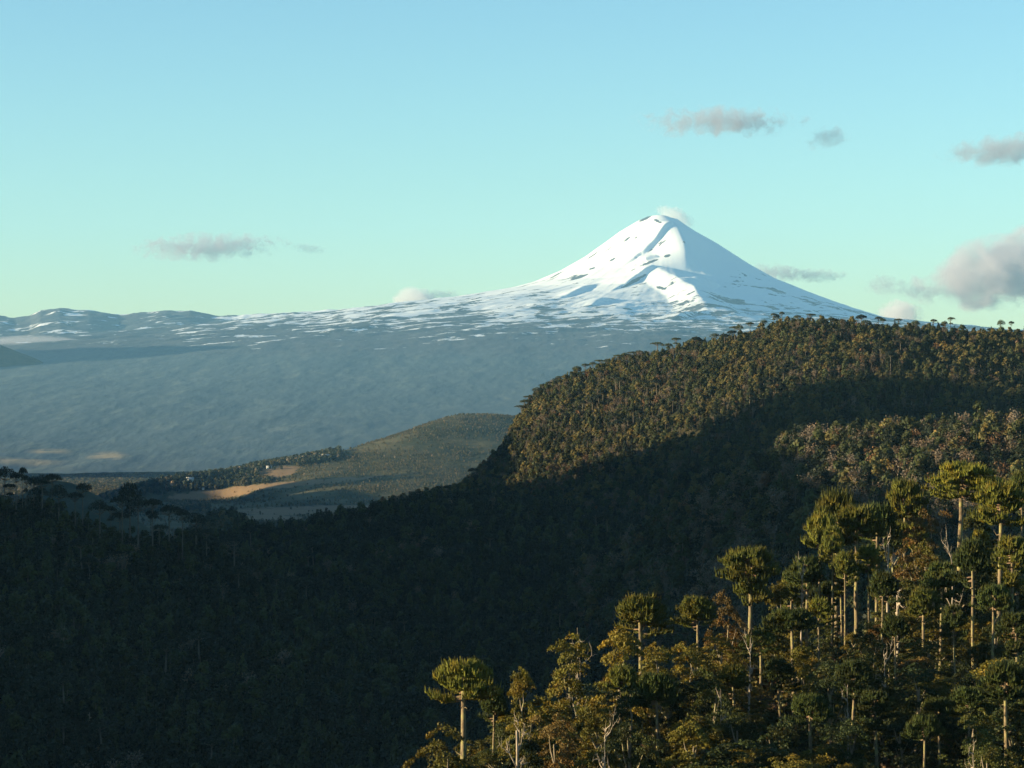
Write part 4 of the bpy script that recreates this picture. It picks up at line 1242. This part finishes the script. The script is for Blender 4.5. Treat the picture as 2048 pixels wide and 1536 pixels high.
def small_pine_mesh(seed, dm, tier, thick):
    r = np.random.default_rng(seed)
    H, W = 18.0, 9.0
    tb = Buf(); cb = Buf()
    tube(tb, [(0, 0, -3), (0.15, 0, H * 0.5), (0, 0, H - 0.8)], [0.42, 0.34, 0.2], 7)
    def plate(Hc, Wc, n, thick):
        lop = r.uniform(0, 6.28)
        q = np.sqrt(r.random(n)); a = r.uniform(0, 2 * pi, n)
        rr = q * Wc / 2 * (1 + 0.18 * np.cos(a - lop) + 0.1 * np.sin(3 * a + lop))
        C = np.stack([rr * np.cos(a), rr * np.sin(a), Hc - dm * q ** 2 - r.random(n) * thick * (1.1 - 0.5 * q)], -1)
        Nn = np.stack([np.cos(a) * q, np.sin(a) * q, np.full(n, 0.8)], -1)
        leaves(cb, C, Nn, 0.62, r, np.clip(r.normal(0.5, 0.2, n), 0, 1), 0, 0.6)
    plate(H, W, 620, thick)
    if tier: plate(H - thick - 2.6, W * 0.6, 240, 0.8)
    for k in range(11):
        aa = 2 * pi * k / 11 + r.normal(0, .2); R = W * 0.44 * r.uniform(.7, 1.1); z0 = H - thick - 1.6 * r.random() - 0.8
        tube(tb, [(0, 0, z0), (R * .5 * cos(aa), R * .5 * sin(aa), z0 + .3), (R * cos(aa), R * sin(aa), H - dm - thick * .5)], [0.14, 0.1, 0.04], 3)
    return tb.mesh('trunk', (M_FBARK,), True), cb.mesh('crown', (M_NEEDLE,))


SP = [small_pine_mesh(51, 1.2, False, 1.3), small_pine_mesh(52, 2.0, False, 2.2), small_pine_mesh(53, 1.0, True, 1.1), small_pine_mesh(54, 2.6, True, 2.6)]
LEFT_PINES = [  # u, v top, width, mesh, label
    (10, 940, 30, 1, 'dark umbrella pine at the very left edge of the ridge'), (45, 942, 15, 0, 'tiny high umbrella pine poking up second from the left edge'),
    (32, 952, 24, 0, 'small umbrella pine just left of the broad clump on the ridge'), (52, 958, 14, 2, 'slim umbrella pine with a thin trunk beside the tiny high one'),
    (68, 960, 30, 1, 'left pine of the broad clump on the dark ridge'), (84, 957, 34, 1, 'middle pine of the broad clump on the dark ridge'), (104, 955, 30, 0, 'flat right-hand pine of the broad clump on the dark ridge'),
    (118, 976, 34, 3, 'drooping umbrella pine right of the broad clump'), (80, 980, 34, 3, 'low dark umbrella pine under the broad clump'),
    (165, 974, 27, 0, 'lone mushroom-shaped pine on a long thin trunk'), (150, 992, 27, 0, 'lower mushroom-shaped pine beside the lone thin-trunked one'),
    (199, 1007, 32, 1, 'round dome pine alone in a gap on the dark ridge'),
    (259, 970, 38, 3, 'tallest pine of the ridge with a ragged round head'), (245, 999, 36, 0, 'flat pine left under the tallest ridge pine'), (276, 998, 42, 1, 'wide flat pine right under the tallest ridge pine'),
    (305, 1005, 30, 2, 'two-tier pine right of the wide flat ridge pine'), (240, 1028, 34, 1, 'low pine at the foot of the tallest ridge pine'), (302, 1027, 22, 0, 'small low pine below the two-tier ridge pine'),
    (338, 1018, 35, 0, 'flat pine on a bare pale trunk in the right half of the ridge'), (365, 1026, 24, 0, 'small flat pine in front of the dark knoll'), (392, 1032, 42, 3, 'heavy-headed pine near the lower end of the ridge'),
    (318, 1057, 28, 0, 'small flat pine low down before the valley'), (413, 1065, 26, 2, 'pine at the lower end of the ridge beside the heavy-headed one'), (468, 1072, 30, 1, 'last pine of the ridge standing over the spur'),
    (20, 975, 22, 2, 'pine half hidden below the left-edge pine'), (222, 1020, 20, 2, 'thin pine between the dome pine and the tallest ridge pine')]
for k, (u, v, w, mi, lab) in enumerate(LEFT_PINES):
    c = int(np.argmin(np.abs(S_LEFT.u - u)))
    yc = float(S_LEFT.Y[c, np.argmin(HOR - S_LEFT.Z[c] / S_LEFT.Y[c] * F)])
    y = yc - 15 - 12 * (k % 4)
    small_pine(u, v - 8, w * 1.2, y, S_LEFT.ground(u, y), lab, 'umbrella pines on the dark ridge', (0.012, 0.017, 0.009, 1), mi)  # crown colour set darker than real foliage, standing in for the ridge's shade

CREST = [(1043, 814, 18), (1049, 802, 16), (1058, 795, 18), (1075, 778, 18), (1086, 772, 14), (1098, 766, 12), (1118, 756, 14), (1155, 735, 14), (1170, 731, 12), (1185, 727, 12), (1200, 723, 14), (1214, 721, 13), (1236, 713, 14), (1250, 709, 16),
         (1264, 707, 16), (1279, 704, 16), (1315, 688, 18), (1336, 690, 18), (1352, 679, 14), (1384, 681, 14), (1400, 682, 14), (1430, 670, 14), (1470, 656, 14), (1478, 651, 12), (1500, 648, 12), (1528, 643, 10), (1547, 630, 9), (1554, 631, 10), (1563, 627, 8),
         (1594, 633, 12), (1622, 631, 14), (1638, 642, 12), (1650, 641, 12), (1662, 637, 11), (1708, 644, 14), (1730, 643, 14), (1757, 637, 11), (1766, 639, 10), (1797, 641, 12), (1832, 644, 14), (1867, 642, 10), (1890, 645, 9), (1901, 638, 11), (2001, 643, 12), (2022, 646, 8)]
SEGN = {}
ORD = 'first second third fourth fifth sixth seventh eighth ninth tenth eleventh twelfth thirteenth fourteenth fifteenth sixteenth'.split()
for k, (u, v, w) in enumerate(CREST):
    c = int(np.argmin(np.abs(S_HILL.u - u)))
    vv = HOR - S_HILL.Z[c] / S_HILL.Y[c] * F
    y = float(S_HILL.Y[c, np.argmin(vv)]) - 4 - 3 * (k % 3)
    seg = 0 if u < 1110 else 1 if u < 1420 else 2 if u < 1620 else 3 if u < 1850 else 4
    where = ('on the steep end of the crest', 'along the crest below the volcano', 'on the crest below the snowy flank', 'on the hill top beyond the flank', 'against open sky at the right')[seg]
    SEGN[seg] = SEGN.get(seg, 0) + 1
    lab = f'{ORD[SEGN[seg] - 1]} tiny umbrella pine from the left {where}'
    small_pine(u, v - 4, w * 1.4, y, S_HILL.ground(u, y), lab, f'umbrella pines {where}', GREEN, k)

# ------------------------------------------------------------------ pale dead trunks standing in the forests
DEAD = [(1346, 1066, 40, 'spur', 'forked pale dead tree alone in the dark middle of the valley'), (1028, 1033, 26, 'spur', 'crooked pale dead trunk on the dark spur below the cliff'),
        (1078, 1100, 18, 'spur', 'short pale dead trunk in the dark middle of the valley'), (1163, 1028, 26, 'spur', 'leaning grey dead trunk below the sunlit slope'),
        (738, 1062, 22, 'spur', 'thin pale dead trunk in the left part of the dark spur'), (860, 1050, 18, 'spur', 'small grey dead trunk near the top of the dark spur'),
        (127, 1262, 60, 'left', 'split pale dead trunk in the dark lower left forest'), (180, 1425, 45, 'left', 'bright pale trunk low in the black lower left forest'), (230, 1505, 30, 'left', 'stub of pale trunk at the lower left bottom edge'),
        (483, 1128, 34, 'left', 'pale dead tree with thin arms right of the ridge pines'), (175, 1160, 34, 'left', 'thin grey trunk in the dark forest below the ridge'),
        (1786, 876, 22, 'band', 'grey forked dead tree in the sunlit grey forest band'), (1990, 848, 30, 'band', 'brightest white dead trunk in the grey forest near the right edge'), (2012, 850, 30, 'band', 'second white dead trunk right beside the brightest one'),
        (1792, 888, 28, 'band', 'crooked pale dead trunk in the middle of the grey forest'), (1722, 945, 34, 'band', 'straight thin white trunk below the grey forest band'), (1590, 890, 26, 'band', 'pale forked dead tree at the left of the grey forest'),
        (1606, 885, 22, 'band', 'second pale forked tree at the left of the grey forest'), (1757, 875, 18, 'band', 'pair-like pale dead trunk in the grey forest'), (1876, 925, 16, 'band', 'small white dead stub just above the broadest pine'),
        (1908, 720, 26, 'hill', 'bright pale trunk high on the right of the hill'), (1655, 742, 26, 'hill', 'bright pale trunk at the edge of the shade on the hill'), (1142, 948, 16, 'hill', 'golden lit dead stub at the lower edge of the sunlit slope'),
        (1180, 942, 16, 'hill', 'white leaning dead trunk at the lower edge of the sunlit slope')]
SH = {'spur': S_SPUR, 'left': S_LEFT, 'band': S_BAND, 'hill': S_HILL}
for k, (u, v, hpx, sh, lab) in enumerate(DEAD):
    S = SH[sh]
    y = S.depth(u, v + hpx * 1.15)
    top = P(u, v, y); g = S.ground(u, y)
    H = max(top[2] - g, 5.0)
    mi = (3, 0, 1, 2)[k % 4]
    o = link('dead_tree', SN[mi], None, (top[0], y, top[2] - H))
    o.scale = (0.8, 0.8, H / SN_H[mi]); o.rotation_euler = (0, 0, random.uniform(0, 6.28))
    tag(o, lab, 'dead tree', 'pale dead trees in the forest')

# ------------------------------------------------------------------ farm houses far down the valley
def house_mat(name, c):
    return ground_mat(name, c, tuple(k * 0.9 for k in c), 0.4)
M_WALL = house_mat('house_wall', (0.62, 0.58, 0.5)); M_ROOF = house_mat('house_roof', (0.45, 0.42, 0.40))
for (u, v, w, lab) in ((380, 962, 14, 'pale farm house among the dark belt of valley trees'), (652, 917, 16, 'pale farm building on the skyline of the valley hill'), (404, 979, 9, 'small shed at the top of the tan field'), (538, 937, 10, 'small pale house above the tan clearing')):
    y = S_FARM.depth(u, v); p0 = P(u, v, y)
    root = bpy.data.objects.new('farm_house', None); COL.objects.link(root); root.location = (p0[0], p0[1], S_FARM.ground(u, y)); root.rotation_euler = (0, 0, 0.3)
    tag(root, lab, 'house', 'farm houses in the valley')
    L_ = w / F * y; D_ = L_ * 0.6; h_ = L_ * 0.28
    b = Buf(); vv = [(sx * L_ / 2, sy * D_ / 2, z) for z in (-2, h_) for sx, sy in ((-1, -1), (1, -1), (1, 1), (-1, 1))]
    b.add(vv, [(0, 1, 5, 4), (1, 2, 6, 5), (2, 3, 7, 6), (3, 0, 4, 7)])
    link('wall', b.mesh('wall', (M_WALL,)), root)
    b = Buf(); e = 0.8; rv = [(sx * (L_ / 2 + e), sy * (D_ / 2 + e), h_ - 0.1) for sx, sy in ((-1, -1), (1, -1), (1, 1), (-1, 1))] + [(-L_ / 2 - e, 0, h_ * 2), (L_ / 2 + e, 0, h_ * 2)]
    b.add(rv, [(0, 1, 5, 4), (2, 3, 4, 5)], [(1, 2, 5), (3, 0, 4)])
    link('roof', b.mesh('roof', (M_ROOF,)), root)

# ------------------------------------------------------------------ clouds beyond the volcano
def cloud_mat(dens, seed, asp, freq, soft, thr, aniso=0.25, colr=(0.80, 0.76, 0.79)):
    m, nt, N, L, out = new_mat('cloud_vapour')
    tc = N.new('ShaderNodeTexCoord')
    mp = N.new('ShaderNodeMapping'); L.new(tc.outputs['Object'], mp.inputs[0])
    mp.inputs['Scale'].default_value = (asp[0] * freq, asp[1] * freq, asp[2] * freq); mp.inputs['Location'].default_value = (seed * 3.7, seed * 1.3, seed * 2.1)
    n = noise(nt, mp.outputs[0], 1.0, 5, 0.62, 0.4)
    ln = N.new('ShaderNodeVectorMath'); ln.operation = 'LENGTH'; L.new(tc.outputs['Object'], ln.inputs[0])
    fall = mth(nt, 'SUBTRACT', 1.0, ln.outputs['Value'])
    s = mth(nt, 'ADD', mth(nt, 'MULTIPLY', fall, soft), mth(nt, 'MULTIPLY', mth(nt, 'SUBTRACT', n, thr), 1.35))
    s = mth(nt, 'MULTIPLY', s, 4.5, None, True)
    edgef = smooth01(nt, fall, 0.0, 0.12)
    s = mth(nt, 'MULTIPLY', s, edgef)
    pv = N.new('ShaderNodeVolumePrincipled')
    pv.inputs['Color'].default_value = (*colr, 1)
    pv.inputs['Anisotropy'].default_value = aniso
    L.new(mth(nt, 'MULTIPLY', s, dens * 1.75), pv.inputs['Density'])
    L.new(pv.outputs[0], out.inputs['Volume'])
    return m


def ball_mesh(name, mat):
    n, k = 24, 12
    V = [(0, 0, -1)] + [(cos(2 * pi * i / n) * cos(-pi / 2 + pi * j / k), sin(2 * pi * i / n) * cos(-pi / 2 + pi * j / k), sin(-pi / 2 + pi * j / k)) for j in range(1, k) for i in range(n)] + [(0, 0, 1)]
    q = [(1 + j * n + i, 1 + j * n + (i + 1) % n, 1 + (j + 1) * n + (i + 1) % n, 1 + (j + 1) * n + i) for j in range(k - 2) for i in range(n)]
    t = [(0, 1 + (i + 1) % n, 1 + i) for i in range(n)] + [(len(V) - 1, 1 + (k - 2) * n + i, 1 + (k - 2) * n + (i + 1) % n) for i in range(n)]
    return mesh_np(name, np.array(V), q, t, (mat,))


CY = 43000.0
CLOUDS = [  # u, v, half width, half height (px), density, seed, soft, thr, tilt, label
    (1440, 244, 170, 38, 0.0011, 1, 0.55, 0.62, 0.0, 'long grey cloud high above the volcano'),
    (1656, 276, 46, 30, 0.0011, 2, 0.55, 0.62, 0.25, 'small ragged grey cloud right of the long one'),
    (2020, 300, 140, 38, 0.0013, 3, 0.55, 0.60, 0.08, 'grey cloud cut by the right edge of the sky'),
    (2040, 535, 215, 88, 0.0022, 4, 0.85, 0.62, 0.2, 'large pinkish cumulus at the right edge'),
    (1770, 572, 46, 28, 0.0013, 5, 0.55, 0.62, -0.1, 'small grey cloud left below the large cumulus'),
    (1828, 586, 50, 26, 0.0011, 6, 0.55, 0.62, -0.3, 'thin grey shred below the large cumulus'),
    (1800, 628, 44, 34, 0.003, 7, 0.9, 0.60, 0.0, 'white cloud head rising behind the right foot of the volcano'),
    (1545, 545, 84, 22, 0.0014, 8, 0.6, 0.60, -0.05, 'mauve cloud drifting behind the right flank'),
    (1630, 551, 72, 17, 0.0014, 9, 0.55, 0.60, 0.0, 'thin streak of cloud trailing off the right flank'),
    (415, 494, 155, 33, 0.0013, 10, 0.55, 0.60, 0.03, 'ragged mauve cloud over the left range'),
    (618, 497, 40, 13, 0.0012, 12, 0.55, 0.60, -0.1, 'tiny cloud shred right of the ragged one'),
    (828, 602, 44, 32, 0.003, 13, 0.9, 0.60, 0.0, 'bright white cloud peeking over the ridge left of the cone'),
    (882, 592, 46, 20, 0.0016, 14, 0.6, 0.60, 0.0, 'greyish cloud tail right of the bright one on the ridge'),
]
for (u, v, hw, hh, dens, seed, soft, thr, tilt, lab) in CLOUDS:
    y = CY + 100 * (seed % 5)
    p0 = P(u, v, y); m_ = y / F
    asp = (hw / hh, 1.0, 1.0)
    me = ball_mesh('cloud', cloud_mat(dens, seed, asp, 1.8, soft, thr, colr=(0.92, 0.87, 0.86) if seed in (7, 13) else (0.76, 0.69, 0.70) if seed == 4 else (0.60, 0.54, 0.58)))  # grey clouds: dim light put into a scattering colour darker than real vapour
    o = link('cloud', me, None, tuple(p0))
    hw *= 1.18; hh *= 1.02
    o.scale = (hw * m_, max(hh * 1.3, hw * 0.45) * m_, hh * m_); o.rotation_euler = (0, -tilt, 0)
    tag(o, lab, 'cloud', 'clouds in the sky')
p0 = P(60, 688, 29000); m_ = 29000 / F
o = link('fog_bank', ball_mesh('fog_bank', cloud_mat(0.0006, 31, (3.0, 1, 1), 1.0, 1.0, 0.45)), None, tuple(p0))
o.scale = (125 * m_, 70 * m_, 19 * m_)
tag(o, 'bank of pale fog lying below the snowy range at the far left', 'fog', kind='stuff')
# steam from the crater, drifting behind the summit
p0 = P(1350, 434, 40500); m_ = 40500 / F
o = link('steam_plume', ball_mesh('steam_plume', cloud_mat(0.0034, 21, (1.9, 1, 1), 2.3, 0.85, 0.66, colr=(0.97, 0.96, 0.95))), None, tuple(p0))
o.scale = (54 * m_, 36 * m_, 25 * m_); o.rotation_euler = (0, radians(22), 0)
tag(o, 'white steam plume drifting from the volcano summit', 'steam')

# ------------------------------------------------------------------ the air
m, nt, N, L, out = new_mat('pale_air')
pv = N.new('ShaderNodeVolumePrincipled')
pv.inputs['Color'].default_value = (*HAZE_COLOR, 1)
pv.inputs['Density'].default_value = HAZE_DENSITY
pv.inputs['Anisotropy'].default_value = 0.0
L.new(pv.outputs[0], out.inputs['Volume'])
x0, x1, y0, y1, z0, z1 = -12000, 12000, -600, 39500, -1000, SZ * FAR_SCALE + 40
V = [(x, y, z) for z in (z0, z1) for x, y in ((x0, y0), (x1, y0), (x1, y1), (x0, y1))]
hz = mesh_np('haze', np.array(V), [(0, 3, 2, 1), (4, 5, 6, 7), (0, 1, 5, 4), (1, 2, 6, 5), (2, 3, 7, 6), (3, 0, 4, 7)], None, (m,))
tag(link('haze', hz), 'pale blue haze filling the air of the valley', 'haze', kind='stuff')
